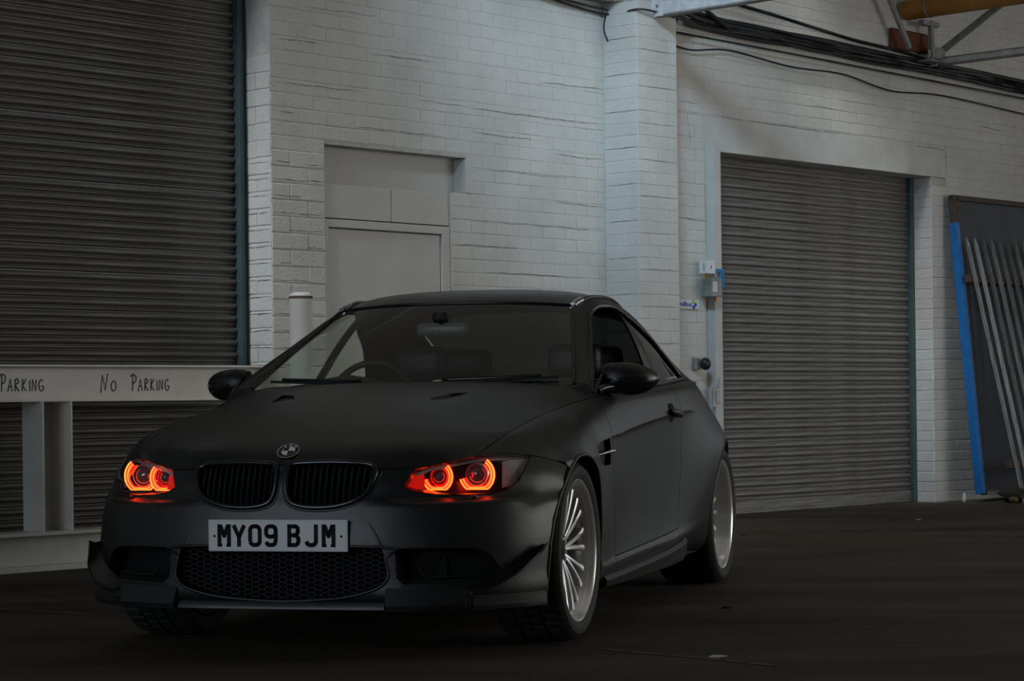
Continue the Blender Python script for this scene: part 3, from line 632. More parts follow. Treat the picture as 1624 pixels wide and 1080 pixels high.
# --- body side grid: columns along the car, 11 rows from bonnet gap / belt to the underside
SIDE = [
 [(.547,.646,.701),(.47,.71,.706),(.405,.765,.701),(.33,.815,.690),(.25,.855,.675),(.19,.884,.652),(.165,.896,.61),(.15,.895,.45),(.14,.89,.3),(.14,.88,.2),(.14,.7,.17)],
 [(.36,.688,.766),(.33,.737,.765),(.29,.785,.748),(.24,.832,.722),(.18,.868,.692),(.13,.893,.658),(.11,.902,.61),(.1,.9,.45),(.1,.89,.3),(.1,.88,.2),(.1,.7,.17)],
 [(.20,.704,.798),(.19,.757,.793),(.17,.805,.770),(.13,.848,.735),(.09,.880,.695),(.06,.899,.655),(.05,.905,.60),(.05,.9,.45),(.05,.89,.3),(.05,.88,.2),(.05,.7,.17)],
 [(.008,.72,.832),(.005,.775,.823),(0,.824,.795),(0,.864,.752),(0,.889,.705),(0,.902,.662),(0,.906,.60),(0,.90,.45),(0,.89,.3),(0,.88,.2),(0,.7,.17)],
 [(-.20,.732,.857),(-.20,.787,.843),(-.20,.833,.812),(-.20,.867,.765),(-.20,.887,.715),(-.20,.897,.655),(-.20,.899,.60),(-.20,.89,.45),(-.2,.88,.3),(-.2,.875,.2),(-.2,.7,.17)],
 [(-.38,.745,.878),(-.38,.800,.858),(-.38,.838,.818),(-.38,.860,.765),(-.38,.867,.715),(-.38,.872,.60),(-.38,.872,.45),(-.38,.868,.27),(-.38,.872,.245),(-.38,.858,.185),(-.38,.70,.165)],
 [(-.575,.788,.904),(-.555,.828,.873),(-.54,.856,.822),(-.535,.876,.757),(-.540,.876,.740),(-.575,.871,.57),(-.60,.866,.43),(-.60,.866,.272),(-.60,.872,.248),(-.60,.856,.185),(-.60,.70,.165)],
 [(-.95,.803,.928),(-.95,.840,.897),(-.95,.862,.845),(-.95,.879,.788),(-.95,.876,.772),(-.95,.867,.58),(-.95,.863,.43),(-.95,.868,.284),(-.95,.873,.255),(-.95,.856,.19),(-.95,.70,.165)],
 [(-1.35,.809,.942),(-1.35,.846,.912),(-1.35,.864,.865),(-1.35,.878,.815),(-1.35,.875,.798),(-1.35,.865,.59),(-1.35,.863,.43),(-1.35,.869,.297),(-1.35,.874,.262),(-1.35,.856,.20),(-1.35,.70,.165)],
 [(-1.86,.811,.961),(-1.86,.847,.933),(-1.86,.865,.890),(-1.86,.878,.842),(-1.87,.875,.824),(-1.86,.870,.60),(-1.82,.869,.44),(-1.78,.873,.318),(-1.77,.879,.275),(-1.75,.86,.21),(-1.75,.70,.165)],
 [(-2.1,.805,.972),(-2.1,.842,.945),(-2.1,.863,.90),(-2.1,.880,.850),(-2.1,.880,.830),(-2.1,.890,.62),(-2.1,.890,.46),(-2.1,.886,.35),(-2.1,.880,.28),(-2.1,.85,.21),(-2.1,.70,.165)],
 [(-2.4,.783,.985),(-2.4,.82,.952),(-2.4,.846,.908),(-2.4,.866,.858),(-2.4,.888,.80),(-2.4,.918,.68),(-2.4,.922,.60),(-2.4,.91,.45),(-2.4,.89,.3),(-2.4,.86,.2),(-2.4,.7,.17)],
 [(-2.76,.737,.987),(-2.76,.772,.952),(-2.76,.797,.910),(-2.76,.822,.866),(-2.76,.863,.795),(-2.76,.908,.695),(-2.76,.918,.62),(-2.76,.905,.45),(-2.76,.89,.3),(-2.76,.86,.2),(-2.76,.7,.17)],
 [(-3.1,.665,.988),(-3.1,.692,.955),(-3.1,.712,.912),(-3.1,.735,.866),(-3.1,.780,.795),(-3.1,.83,.68),(-3.1,.842,.60),(-3.1,.84,.45),(-3.1,.82,.33),(-3.1,.79,.23),(-3.1,.7,.2)],
 [(-3.4,.60,.985),(-3.4,.628,.955),(-3.4,.648,.912),(-3.4,.668,.866),(-3.4,.715,.795),(-3.4,.76,.68),(-3.4,.772,.60),(-3.4,.77,.45),(-3.4,.755,.33),(-3.4,.73,.24),(-3.4,.64,.21)],
 [(-3.66,.535,.978),(-3.66,.56,.95),(-3.66,.58,.912),(-3.66,.60,.866),(-3.66,.64,.795),(-3.67,.68,.68),(-3.68,.69,.60),(-3.68,.69,.45),(-3.67,.675,.33),(-3.66,.65,.25),(-3.6,.58,.22)],
 [(-3.76,.44,.965),(-3.78,.46,.94),(-3.79,.48,.905),(-3.79,.50,.866),(-3.79,.53,.795),(-3.80,.56,.68),(-3.82,.57,.60),(-3.82,.57,.45),(-3.80,.56,.33),(-3.78,.53,.25),(-3.7,.46,.22)]]
# --- upper side (pillars, rail, rear pillar): columns along the car; top edge to belt
_top = [(-.648,.693,.956),(-.86,.637,1.078),(-1.08,.576,1.196),(-1.293,.528,1.302),(-1.55,.542,1.345),(-1.85,.545,1.350),(-2.1,.537,1.322),(-2.3,.525,1.268),(-2.5,.515,1.190),(-2.75,.53,1.085),(-2.95,.565,1.012)]
_bot = [(-.575,.788,.904),(-.76,.797,.918),(-1.02,.804,.931),(-1.3,.809,.941),(-1.6,.812,.951),(-1.85,.811,.960),(-2.1,.805,.972),(-2.3,.792,.982),(-2.5,.772,.987),(-2.76,.737,.987),(-2.95,.697,.988)]
UP = []
for a, b_ in zip(_top, _bot):
    col = []
    for t, bl in ((0, 0), (.12, .020), (.3, .030), (.55, .026), (.8, .012), (1, 0)):
        col.append((a[0]+(b_[0]-a[0])*t, a[1]+(b_[1]-a[1])*t + bl, a[2]+(b_[2]-a[2])*t + bl*.55))
    UP.append(col)
# --- windscreen, roof, rear screen, boot
WS = [[(-.600,0,.945),(-.602,.2,.945),(-.612,.4,.948),(-.630,.57,.952),(-.648,.693,.956)],
 [(-.80,0,1.087),(-.803,.19,1.086),(-.815,.37,1.083),(-.838,.53,1.077),(-.862,.637,1.078)],
 [(-1.0,0,1.213),(-1.003,.17,1.212),(-1.015,.335,1.208),(-1.045,.48,1.201),(-1.08,.576,1.196)],
 [(-1.19,0,1.318),(-1.195,.155,1.317),(-1.215,.30,1.314),(-1.25,.43,1.308),(-1.293,.528,1.302)]]
RF = [[(-1.19,0,1.318),(-1.195,.155,1.317),(-1.215,.30,1.314),(-1.25,.43,1.308),(-1.293,.528,1.302)],
 [(-1.27,0,1.348),(-1.275,.16,1.347),(-1.295,.31,1.341),(-1.325,.44,1.327),(-1.37,.530,1.316)],
 [(-1.50,0,1.387),(-1.50,.16,1.386),(-1.51,.32,1.379),(-1.525,.45,1.365),(-1.55,.542,1.345)],
 [(-1.82,0,1.396),(-1.82,.16,1.395),(-1.83,.32,1.387),(-1.84,.455,1.371),(-1.85,.545,1.350)],
 [(-2.08,0,1.377),(-2.08,.16,1.375),(-2.085,.32,1.363),(-2.09,.45,1.343),(-2.1,.537,1.322)],
 [(-2.26,0,1.325),(-2.265,.15,1.323),(-2.275,.31,1.312),(-2.29,.44,1.290),(-2.3,.525,1.268)]]
RW = [RF[-1], [(-2.50,0,1.225),(-2.50,.15,1.224),(-2.50,.30,1.218),(-2.50,.43,1.206),(-2.5,.515,1.190)],
 [(-2.78,0,1.095),(-2.78,.16,1.095),(-2.775,.31,1.095),(-2.765,.44,1.092),(-2.75,.53,1.085)],
 [(-3.0,0,1.010),(-3.0,.17,1.010),(-2.99,.33,1.010),(-2.975,.47,1.010),(-2.95,.565,1.012)]]
BOOT = [RW[-1], [(-3.1,0,.998),(-3.1,.19,.998),(-3.1,.38,.998),(-3.1,.54,.995),(-3.1,.665,.988)],
 [(-3.42,0,1.002),(-3.42,.18,1.002),(-3.42,.36,1.0),(-3.41,.49,.996),(-3.4,.60,.985)],
 [(-3.70,0,1.005),(-3.70,.16,1.004),(-3.69,.32,1.0),(-3.68,.43,.992),(-3.66,.535,.978)],
 [(-3.79,0,.995),(-3.79,.13,.994),(-3.785,.26,.99),(-3.775,.36,.98),(-3.76,.44,.965)]]

# ================================================================== THE CAR
from mathutils.bvhtree import BVHTree
def glassmat(name, tint, gloss=1.0, rough=.0):
    m = bpy.data.materials.new(name); m.use_nodes = True; nt = m.node_tree; nt.nodes.clear()
    out = nt.nodes.new('ShaderNodeOutputMaterial'); mix = nt.nodes.new('ShaderNodeMixShader')
    tr = nt.nodes.new('ShaderNodeBsdfTransparent'); tr.inputs[0].default_value = (*tint, 1)
    gl = nt.nodes.new('ShaderNodeBsdfGlossy'); gl.inputs['Roughness'].default_value = rough; gl.inputs[0].default_value = (gloss, gloss, gloss, 1)
    lw = nt.nodes.new('ShaderNodeLayerWeight'); lw.inputs[0].default_value = .5
    pw = nt.nodes.new('ShaderNodeMath'); pw.operation = 'POWER'; pw.inputs[1].default_value = 5
    ma = nt.nodes.new('ShaderNodeMath'); ma.operation = 'MULTIPLY_ADD'; ma.inputs[1].default_value = .9; ma.inputs[2].default_value = .05
    nt.links.new(lw.outputs['Facing'], pw.inputs[0]); nt.links.new(pw.outputs[0], ma.inputs[0]); nt.links.new(ma.outputs[0], mix.inputs[0]); nt.links.new(tr.outputs[0], mix.inputs[1]); nt.links.new(gl.outputs[0], mix.inputs[2]); nt.links.new(mix.outputs[0], out.inputs[0])
    MATS[name] = m
glassmat('glass', (.86, .91, .87)); glassmat('glass_dark', (.035, .04, .035)); glassmat('lens', (.86, .86, .86), .8)
mat('paint', (.0065, .0065, .0071), .40, spec=.65, bump=.02, bscale=900)
mat('roof_paint', (.012, .012, .0125), .36, spec=.75)
mat('black_plastic', (.004, .004, .0045), .6)
mat('gloss_black', (.008, .008, .009), .22)
mat('void', (.003, .003, .003), .9)
mat('rubber', (.013, .013, .013), .75, bump=.2, bscale=200)
mat('tyre', (.020, .0195, .019), .72, bump=.15, bscale=150)
mat('alloy', (.80, .80, .81), .36, .85, noise=.15, nscale=10, col2=(.66, .66, .67))
mat('alloy_lip', (.80, .785, .75), .26, .6)
mat('alloy_dark', (.09, .09, .095), .4, .8)
mat('disc', (.25, .25, .25), .4, .9)
mat('chrome', (.75, .76, .78), .12, 1.0); mat('dark_chrome', (.07, .07, .075), .22, .9)
mat('slat_black', (.10, .10, .105), .32, .6); mat('plate_white', (.70, .71, .70), .45); mat('plate_black', (.003, .003, .003), .6, spec=.2); mat('plate_edge', (.45, .46, .46), .4)
mat('emblem_white', (.80, .82, .84), .3); mat('emblem_black', (.008, .008, .010), .25)
mat('lamp_grey', (.34, .33, .32), .35, .2); mat('lamp_dark', (.012, .010, .010), .3); mat('lamp_chrome', (.75, .74, .73), .28, .8)
mat('projector_glass', (.05, .045, .06), .05, spec=1.0, coat=1.0)
mat('led_core', (1, .4, .1), .5, emit=(1.0, .125, .014), estr=11.)
mat('led_red', (.6, .02, .005), .5, emit=(1.0, .004, .0012), estr=26.)
mat('reflected_glow', (.4, .01, .005), .4, emit=(1.0, .008, .003), estr=1.1)  # emission stands in for ring light on the reflector and inner projector rim
mat('leather', (.008, .008, .008), .5); mat('dash', (.010, .0105, .010), .7); mat('mirror_glass', (.6, .65, .63), .03, 1.0)
mat('mirror_back', (.10, .135, .12), .35); mat('sign_red', (.5, .02, .01), .4)

TH = .28
car = empty('car', (-.599, 8.832, 0), -(pi/2 + TH))
tag(car, 'matte black lowered coupe with glowing red headlight rings parked in the hall', 'car')

def grid_bm(A):
    bm = bmesh.new(); R, Cn = A.shape[:2]
    V = [[bm.verts.new(A[i, j]) for j in range(Cn)] for i in range(R)]
    for i in range(R-1):
        for j in range(Cn-1):
            q = [V[i][j], V[i+1][j], V[i+1][j+1], V[i][j+1]]
            try: bm.faces.new(q)
            except ValueError: pass
    bmesh.ops.remove_doubles(bm, verts=bm.verts, dist=1e-5)
    orient(bm); return bm
def orient(bm):
    bm.normal_update(); s = 0
    for f in bm.faces:
        c = f.calc_center_median(); s += f.normal.dot(c - Vector((c.x*.55 - .6, 0, .55))) * f.calc_area()
    if s < 0: bmesh.ops.reverse_faces(bm, faces=bm.faces)
    bm.normal_update()
def full(A):
    M = A[:, 1:][:, ::-1] * np.array([1, -1, 1]); return np.concatenate([M, A], 1)
def ccw(p):
    a = sum(p[i-1][0]*p[i][1] - p[i][0]*p[i-1][1] for i in range(len(p))); return list(p) if a > 0 else list(p)[::-1]
def carve(bm, poly, ax=(1, 2), flt=None):
    poly = ccw(poly); lo = [min(p[k] for p in poly) for k in (0, 1)]; hi = [max(p[k] for p in poly) for k in (0, 1)]
    cand = []
    for f in bm.faces:
        a = [v.co[ax[0]] for v in f.verts]; b_ = [v.co[ax[1]] for v in f.verts]
        if max(a) < lo[0] or min(a) > hi[0] or max(b_) < lo[1] or min(b_) > hi[1]: continue
        if flt and not flt(f.calc_center_median()): continue
        cand.append(f)
    n = len(poly)
    for i in range(n):
        p, q = poly[i], poly[(i+1) % n]; no = Vector((0, 0, 0)); no[ax[0]] = q[1]-p[1]; no[ax[1]] = -(q[0]-p[0])
        if no.length < 1e-9: continue
        no.normalize(); co = Vector((0, 0, 0)); co[ax[0]] = p[0]; co[ax[1]] = p[1]
        ge = set(cand); 
        for f in cand: ge.update(f.edges); ge.update(f.verts)
        res = bmesh.ops.bisect_plane(bm, geom=list(ge), dist=1e-6, plane_co=co, plane_no=no)
        fs = {f for f in res['geom'] if isinstance(f, bmesh.types.BMFace)} | {f for f in cand if f.is_valid}
        cand = [f for f in fs if (f.calc_center_median() - co).dot(no) < 0]
    return cand
def extract(bm, faces):
    nb = bmesh.new(); mp = {}
    for f in faces:
        vs = []
        for v in f.verts:
            if v not in mp: mp[v] = nb.verts.new(v.co)
            vs.append(mp[v])
        nb.faces.new(vs)
    bmesh.ops.delete(bm, geom=list(faces), context='FACES')
    nb.normal_update(); return nb
def finish(bm, gap=.002, depth=.014):
    """shrink a panel a little from its boundary and turn its edge inward, so shut lines read as gaps"""
    bm.normal_update(); sh = {}
    be = [e for e in bm.edges if len(e.link_faces) == 1]
    for e in be:
        f = e.link_faces[0]; d_ = (e.verts[1].co - e.verts[0].co).normalized(); inn = f.normal.cross(d_)
        if inn.dot(f.calc_center_median() - e.verts[0].co) < 0: inn = -inn
        for v in e.verts: sh.setdefault(v, []).append(inn)
    nrm = {v: v.normal.copy() for v in sh}
    for v, l in sh.items():
        if abs(v.co.y) < 1e-5 and False: continue
        a = sum(l, Vector()); 
        if a.length > 1e-6: v.co += a.normalized()*gap
    r = bmesh.ops.extrude_edge_only(bm, edges=be)
    nv = [v for v in r['geom'] if isinstance(v, bmesh.types.BMVert)]
    old = list(nrm.items())
    for v in nv:
        best = min((w for w in sh), key=lambda w: (w.co - v.co).length_squared) if False else None
    for e in [g for g in r['geom'] if isinstance(g, bmesh.types.BMEdge)]: pass
    inv_ = {}
    for v in nv:
        for e in v.link_edges:
            o = e.other_vert(v)
            if o in nrm and (o.co - v.co).length < 1e-7: v.co -= nrm[o]*depth; break
def dup(bm): return bm.copy()
def mirror(bm):
    nb = bm.copy()
    for v in nb.verts: v.co.y = -v.co.y
    bmesh.ops.reverse_faces(nb, faces=nb.faces); nb.normal_update(); return nb
def panel(name, bm, m, parent=car, gap=.002, depth=.014, label=None, ang=50):
    if gap is not None: finish(bm, gap, depth)
    o = mkb(name, bm, m, parent, True, ang, normals=False)
    if label: o['label'] = label
    return o
def both(name, bm, m, parent=car, **k):
    a = panel(name, mirror(bm), m, parent, **k); b_ = panel(name, bm, m, parent, **k); return b_, a
def archpoly(cx, cz, R, n=28): return [(cx + R*cos(2*pi*k/n), cz + R*sin(2*pi*k/n)) for k in range(n)]
def loopfill(bm, pts): return bm.faces.new([bm.verts.new(p) for p in pts])

# ---- sample the surfaces
B = surf(np.array(BUMP), .016, .016); Hd = surf(np.array(HOOD), .022, .022)
Sd, sc, sr = surf(np.array(SIDE), .03, .022, True); Up, uc, ur = surf(np.array(UP), .03, .022, True)
Wd = surf(np.array(WS), .04, .04); Rd = surf(np.array(RF), .04, .03); Rw = surf(np.array(RW), .05, .05); Bd = surf(np.array(BOOT), .05, .05)
# ---- wheel arches cut through bumper, wings, quarters
FA, RA, AR, AZ = 0.0, -2.761, .350, .335
BARCH = [(.155,.652),(.255,.602),(.325,.545),(.378,.470),(.408,.390),(.420,.290),(.426,.10),(-.3,.10),(-.3,.652)]
bump = grid_bm(full(B))
for f_ in (1, -1):
    ins = carve(bump, BARCH, (0, 2), lambda c: c.x < .6 and c.y*f_ > .5); bmesh.ops.delete(bump, geom=ins, context='FACES')
hood = grid_bm(full(Hd))
bvhB0 = BVHTree.FromBMesh(grid_bm(full(B))); bvhB = BVHTree.FromBMesh(bump); bvhH = BVHTree.FromBMesh(hood)
def onfront(y, z, extra=0.):
    xs = []
    for t in (bvhB, bvhH):
        h = t.ray_cast(Vector((2, y, z)), Vector((-1, 0, 0)))
        if h[0] is not None: xs.append(h[0].x)
    return Vector(((max(xs) if xs else .75) + extra, y, z))
def onhood(x, y):
    h = bvhH.ray_cast(Vector((x, y, 2)), Vector((0, 0, -1))); return h[0], h[1]
# ---- openings in the nose
KID = [(.022,.679),(.045,.686),(.16,.690),(.25,.687),(.315,.681),(.340,.664),(.339,.632),(.318,.577),(.28,.5505),(.224,.533),(.17,.526),(.11,.526),(.062,.5336),(.032,.549),(.017,.584),(.013,.628),(.0155,.660)]
LOW = [(0,.203),(.131,.2085),(.2256,.217),(.307,.2335),(.3635,.2533),(.388,.275),(.396,.301),(.384,.355),(.372,.392),(0,.392)]
LOWF = LOW[:-1] + [(-y, z) for y, z in LOW[-2:0:-1]]
INT = [(.420,.386),(.573,.387),(.675,.381),(.706,.367),(.724,.351),(.744,.312),(.744,.284),(.69,.272),(.57,.268),(.45,.264),(.428,.285)]
HLP = [(.430,.599),(.465,.5826),(.538,.5706),(.617,.5666),(.692,.5686),(.744,.5795),(.777,.610),(.790,.649),(.793,.72),(.70,.85),(.56,.85),(.461,.662)]
mir2 = lambda P: [(-a, b_) for a, b_ in P]
# smooth each outline a little
def dense(P, n=3): return [(p.x, p.y) for p in spline([(a, b_, 0) for a, b_ in P], n, True)]
front = lambda c: c.x > .3
for P in (KID, mir2(KID)):
    for bmx in (bump, hood):
        ins = carve(bmx, P, (1, 2), lambda c: c.x > .6); bmesh.ops.delete(bmx, geom=ins, context='FACES')
ins = carve(bump, LOWF, (1, 2), lambda c: c.x > .6); bmesh.ops.delete(bump, geom=ins, context='FACES')
for P in (INT, mir2(INT)):
    ins = carve(bump, P, (1, 2), lambda c: c.x > .4); bmesh.ops.delete(bump, geom=ins, context='FACES')
lensL = extract(bump, carve(bump, HLP, (1, 2), lambda c: c.x > .2))
lensR = extract(bump, carve(bump, mir2(HLP), (1, 2), lambda c: c.x > .2))
# bonnet vents
VENT = [(-.035,.268),(.012,.318),(-.06,.362),(-.21,.388),(-.14,.315)]
VENT = [(.008,.312),(-.02,.352),(-.21,.384),(-.16,.325),(-.05,.272)]
vents = []
for P in (VENT, mir2(VENT) if False else [(a, -b_) for a, b_ in VENT]): vents.append(extract(hood, carve(hood, P, (0, 1))))
# ---- panels
panel('hood', hood, 'paint', gap=.002, depth=.02)
panel('front_bumper', bump, 'paint', gap=.002, depth=.02)
for vb in vents:
    for v in vb.verts: v.co.z -= .010 if v.co.x < -.03 else .004
    panel('hood_vent', vb, 'black_plastic', gap=-.001, depth=.01)
iF, iD, iQ = sc[6], sc[9], sc[-1]; kS = sr[7]
fen = grid_bm(Sd[:iF+1])
GILL = [(-.27,.712),(-.50,.742),(-.518,.70),(-.518,.640),(-.44,.637),(-.36,.648),(-.30,.675)]
gill = extract(fen, carve(fen, GILL, (0, 2)))
bmesh.ops.delete(fen, geom=carve(fen, archpoly(FA, AZ, AR), (0, 2)), context='FACES')
bmesh.ops.delete(fen, geom=carve(fen, [(.6, .0), (.6, .33), (.0, .33), (0, .0)], (0, 2)), context='FACES')
both('front_fender', fen, 'paint')
for v in gill.verts: v.co.y -= .022
gl_, gr_ = both('fender_vent', gill, 'black_plastic', gap=-.001, depth=-.02)
for s_, par in ((1, gl_), (-1, gr_)):
    o = simple('vent_blade', lambda bm: btube(bm, spline([(-.29, s_*.872, .680), (-.38, s_*.874, .684), (-.47, s_*.882, .690), (-.53, s_*.884, .692)], 4), [.004]*4+[.007]*9, 8), 'chrome', par, True, 60)
    o['label'] = 'chrome blade'
door = grid_bm(Sd[iF:iD+1, :kS+1]); both('door', door, 'paint')
sill = grid_bm(Sd[iF:iD+1, kS:]); both('sill', sill, 'paint')
qua = grid_bm(Sd[iD:])
bmesh.ops.delete(qua, geom=carve(qua, archpoly(RA, AZ, AR+.008), (0, 2)), context='FACES')
bmesh.ops.delete(qua, geom=carve(qua, [(RA-.36, .0), (RA-.36, .33), (RA+.36, .33), (RA+.36, .0)], (0, 2)), context='FACES')
both('rear_quarter', qua, 'paint')
# side frame with windows
up = grid_bm(Up)
bx = lambda z, b0, b1: b0 + (z-.955)/.335*(b1-b0)
def dlo_top(x): return np.interp(x, [-2.33,-2.27,-2.16,-2.06,-1.85,-1.78,-1.70,-1.49,-1.32,-1.157,-.585], [1.0,1.05,1.095,1.16,1.245,1.287,1.306,1.304,1.266,1.196,.917])
def belt(x): return np.interp(x, [-2.5,-2.1,-1.6,-1.3,-1.02,-.76,-.57], [.993,.979,.958,.948,.938,.925,.912])
GD = [(-.61,.923),(-1.157,1.190),(-1.32,1.262),(-1.49,1.302),(-1.66,1.306),(bx(1.29,-1.585,-1.735),1.292),(-1.585,.958),(-1.3,.947),(-1.0,.936)]
PB = [(bx(1.29,-1.585,-1.735),1.292),(bx(1.27,-1.68,-1.815),1.268),(-1.68,.962),(-1.585,.958)]
GQ = [(bx(1.26,-1.68,-1.815),1.262),(-1.90,1.225),(-2.06,1.160),(-2.17,1.092),(-2.26,1.035),(-2.29,1.0),(-2.26,.988),(-2.0,.977),(-1.68,.962)]
gd = extract(up, carve(up, GD, (0, 2))); pbm = extract(up, carve(up, PB, (0, 2))); gq = extract(up, carve(up, GQ, (0, 2)))
both('side_frame', up, 'paint')
pbA = np.array([[tuple(UP[0][k]) for k in range(6)], [tuple(np.array((-.638,.672,.950))*(1-q) + np.array((-.573,.788,.903))*q) for q in (0, .12, .3, .55, .8, 1)]])
both('pillar_base', grid_bm(surf(pbA, .02, .02)), 'paint', gap=0., depth=.004)
for bmx in (gd, gq, pbm):
    for v in bmx.verts: v.co.y -= .006
panel('door_window', mirror(gd), 'glass', gap=.0, depth=.004); gd.free(); both('quarter_window', gq, 'glass', gap=.0, depth=.004); both('pillar_trim', pbm, 'gloss_black', gap=0., depth=.01)
bvhU = BVHTree.FromBMesh(grid_bm(Up))
def onside(x, z, extra=0., bv=bvhU):
    h = bv.ray_cast(Vector((x, 2, z)), Vector((0, -1, 0))); y = h[0].y if h[0] is not None else .7
    return Vector((x, y + extra, z))
DLO = GD[:5] + [GD[5], PB[1]] + GQ[1:8] + [(-1.68,.962), (-1.585,.958)] + GD[7:]
for s_ in (1, -1):
    pts = [onside(a, b_, .001) for a, b_ in dense(DLO, 4)]
    simple('window_seal', lambda bm: btube(bm, [(p.x, p.y*s_, p.z) for p in pts], .0085, 6, closed=True), 'gloss_black', car, True, 60)
# roof, screens, boot, tail
panel('roof', grid_bm(full(Rd)), 'roof_paint', gap=.003, depth=.012)
wsb = grid_bm(full(Wd)); bvhW = BVHTree.FromBMesh(wsb)
def onws(y, z, extra=0.):
    h = bvhW.ray_cast(Vector((2, y, z)), Vector((-1, 0, 0))); return (h[0] + h[1]*extra) if h[0] is not None else Vector((-.6, y, z))
panel('windscreen', wsb, 'glass', gap=.0, depth=.004)
panel('rear_window', grid_bm(full(Rw)), 'glass_dark', gap=.004, depth=.004)
panel('boot_lid', grid_bm(full(Bd)), 'paint', gap=.002)
cutR = [[tuple(p) for p in Sd[-1]], [(-3.80-.02*sin(pi*k/(len(Sd[-1])-1)), Sd[-1][k][1]*.5, Sd[-1][k][2]) for k in range(len(Sd[-1]))], [(-3.81-.02*sin(pi*k/(len(Sd[-1])-1)), 0, Sd[-1][k][2]) for k in range(len(Sd[-1]))]]
tailA = np.array(cutR).transpose(1, 0, 2)[:, ::-1]
panel('rear_bumper', grid_bm(full(tailA)), 'paint', gap=.001)
# roof side trims with bright front end
for s_ in (1, -1):
    rt = simple('roof_trim', lambda bm: btube(bm, spline([(-1.30, s_*.529, 1.308), (-1.42, s_*.536, 1.330), (-1.55, s_*.543, 1.349), (-1.85, s_*.546, 1.355), (-2.1, s_*.538, 1.327), (-2.28, s_*.527, 1.276)], 6), .009, 8), 'gloss_black', car, True, 60)
    o = simple('trim_end', lambda bm: btube(bm, spline([(-1.285, s_*.528, 1.302), (-1.33, s_*.531, 1.316), (-1.40, s_*.535, 1.330)], 4), .014, 8), 'chrome', rt, True, 60); o['label'] = 'bright trim end'
    simple('windscreen_seal', lambda bm: btube(bm, spline([(-.648, s_*.694, .958), (-.86, s_*.638, 1.080), (-1.08, s_*.577, 1.198), (-1.295, s_*.528, 1.304)], 6), .008, 6), 'gloss_black', car, True, 60)
simple('windscreen_header', lambda bm: btube(bm, spline([(-1.293, -.528, 1.304), (-1.25, -.43, 1.310), (-1.215, -.3, 1.316), (-1.195, -.155, 1.319), (-1.19, 0, 1.320), (-1.195, .155, 1.319), (-1.215, .3, 1.316), (-1.25, .43, 1.310), (-1.293, .528, 1.304)], 4), .006, 6), 'gloss_black', car, True, 60)
cowl = np.array([[(-.50, y, .900), (-.585 - .12*abs(y)**2, y, .938), (-.68, y, .92)] for y in np.linspace(-.60, .60, 21)])
panel('cowl', grid_bm(cowl), 'black_plastic', gap=.0, depth=.002)

# ---- kidney grilles
for s_ in (1, -1):
    P = [(a*s_, b_) for a, b_ in dense(KID, 3)]; cx = sum(p[0] for p in P)/len(P); cz = sum(p[1] for p in P)/len(P)
    k = simple('kidney_grille', lambda bm: btube(bm, [onfront(cx+(a-cx)*.965, cz+(b_-cz)*.95, .004) for a, b_ in P], .0095, 8, closed=True), 'dark_chrome', car, True, 60); k['label'] = 'gloss black grille surround'
    def f(bm):
        loopfill(bm, [onfront(a, b_, -.075) for a, b_ in P])
        pts = [onfront(a, b_, .0) for a, b_ in P]; n = len(pts); v0 = [bm.verts.new(p) for p in pts]; v1 = [bm.verts.new(p - Vector((.075, 0, 0))) for p in pts]
        for i in range(n): bm.faces.new((v0[i], v0[(i+1) % n], v1[(i+1) % n], v1[i]))
    simple('backing', f, 'void', k)
    ylo = min(abs(p[0]) for p in P); yhi = max(abs(p[0]) for p in P)
    for q in range(13):
        y = .046 + q*(.314-.046)/12
        zt = np.interp(y, [.02, .045, .16, .25, .315, .34], [.665, .676, .681, .678, .672, .655]); zb = np.interp(y, [.02, .032, .062, .11, .17, .224, .28, .318, .335], [.60, .558, .543, .535, .535, .542, .56, .588, .62])
        def f(bm):
            N = 7; R0 = []
            for t in range(N):
                z = zb + (zt-zb)*t/(N-1); p = onfront(y*s_, z); x = p.x - .022 - .012*(1-(2*t/(N-1)-1)**2)*0
                R0.append([bm.verts.new((x+dx, p.y+dy, z)) for dx, dy in ((0, -.0036), (.005, 0), (0, .0036), (-.03, .002), (-.03, -.002))])
            for a, b_ in zip(R0, R0[1:]):
                for i in range(5): bm.faces.new((a[i], a[(i+1) % 5], b_[(i+1) % 5], b_[i]))
            bm.faces.new(R0[0]); bm.faces.new(R0[-1][::-1])
        simple('slat', f, 'slat_black', k, True, 40)
    # soft body-coloured moulding round the lower half
    Q = [(a, b_) for a, b_ in P if b_ < .655]
    Q.sort(key=lambda p: math.atan2(p[1]-cz-.05, (p[0]-cx)*s_) if True else 0)
    Q = sorted(Q, key=lambda p: (math.atan2(p[1]-(cz+.05), (p[0]-cx)*s_) - pi/2) % (2*pi))
    simple('grille_moulding', lambda bm: btube(bm, [onfront(cx+(a-cx)*1.045, cz+(b_-cz)*1.09, -.006) for a, b_ in Q], .0085, 8), 'paint', k, True, 60)
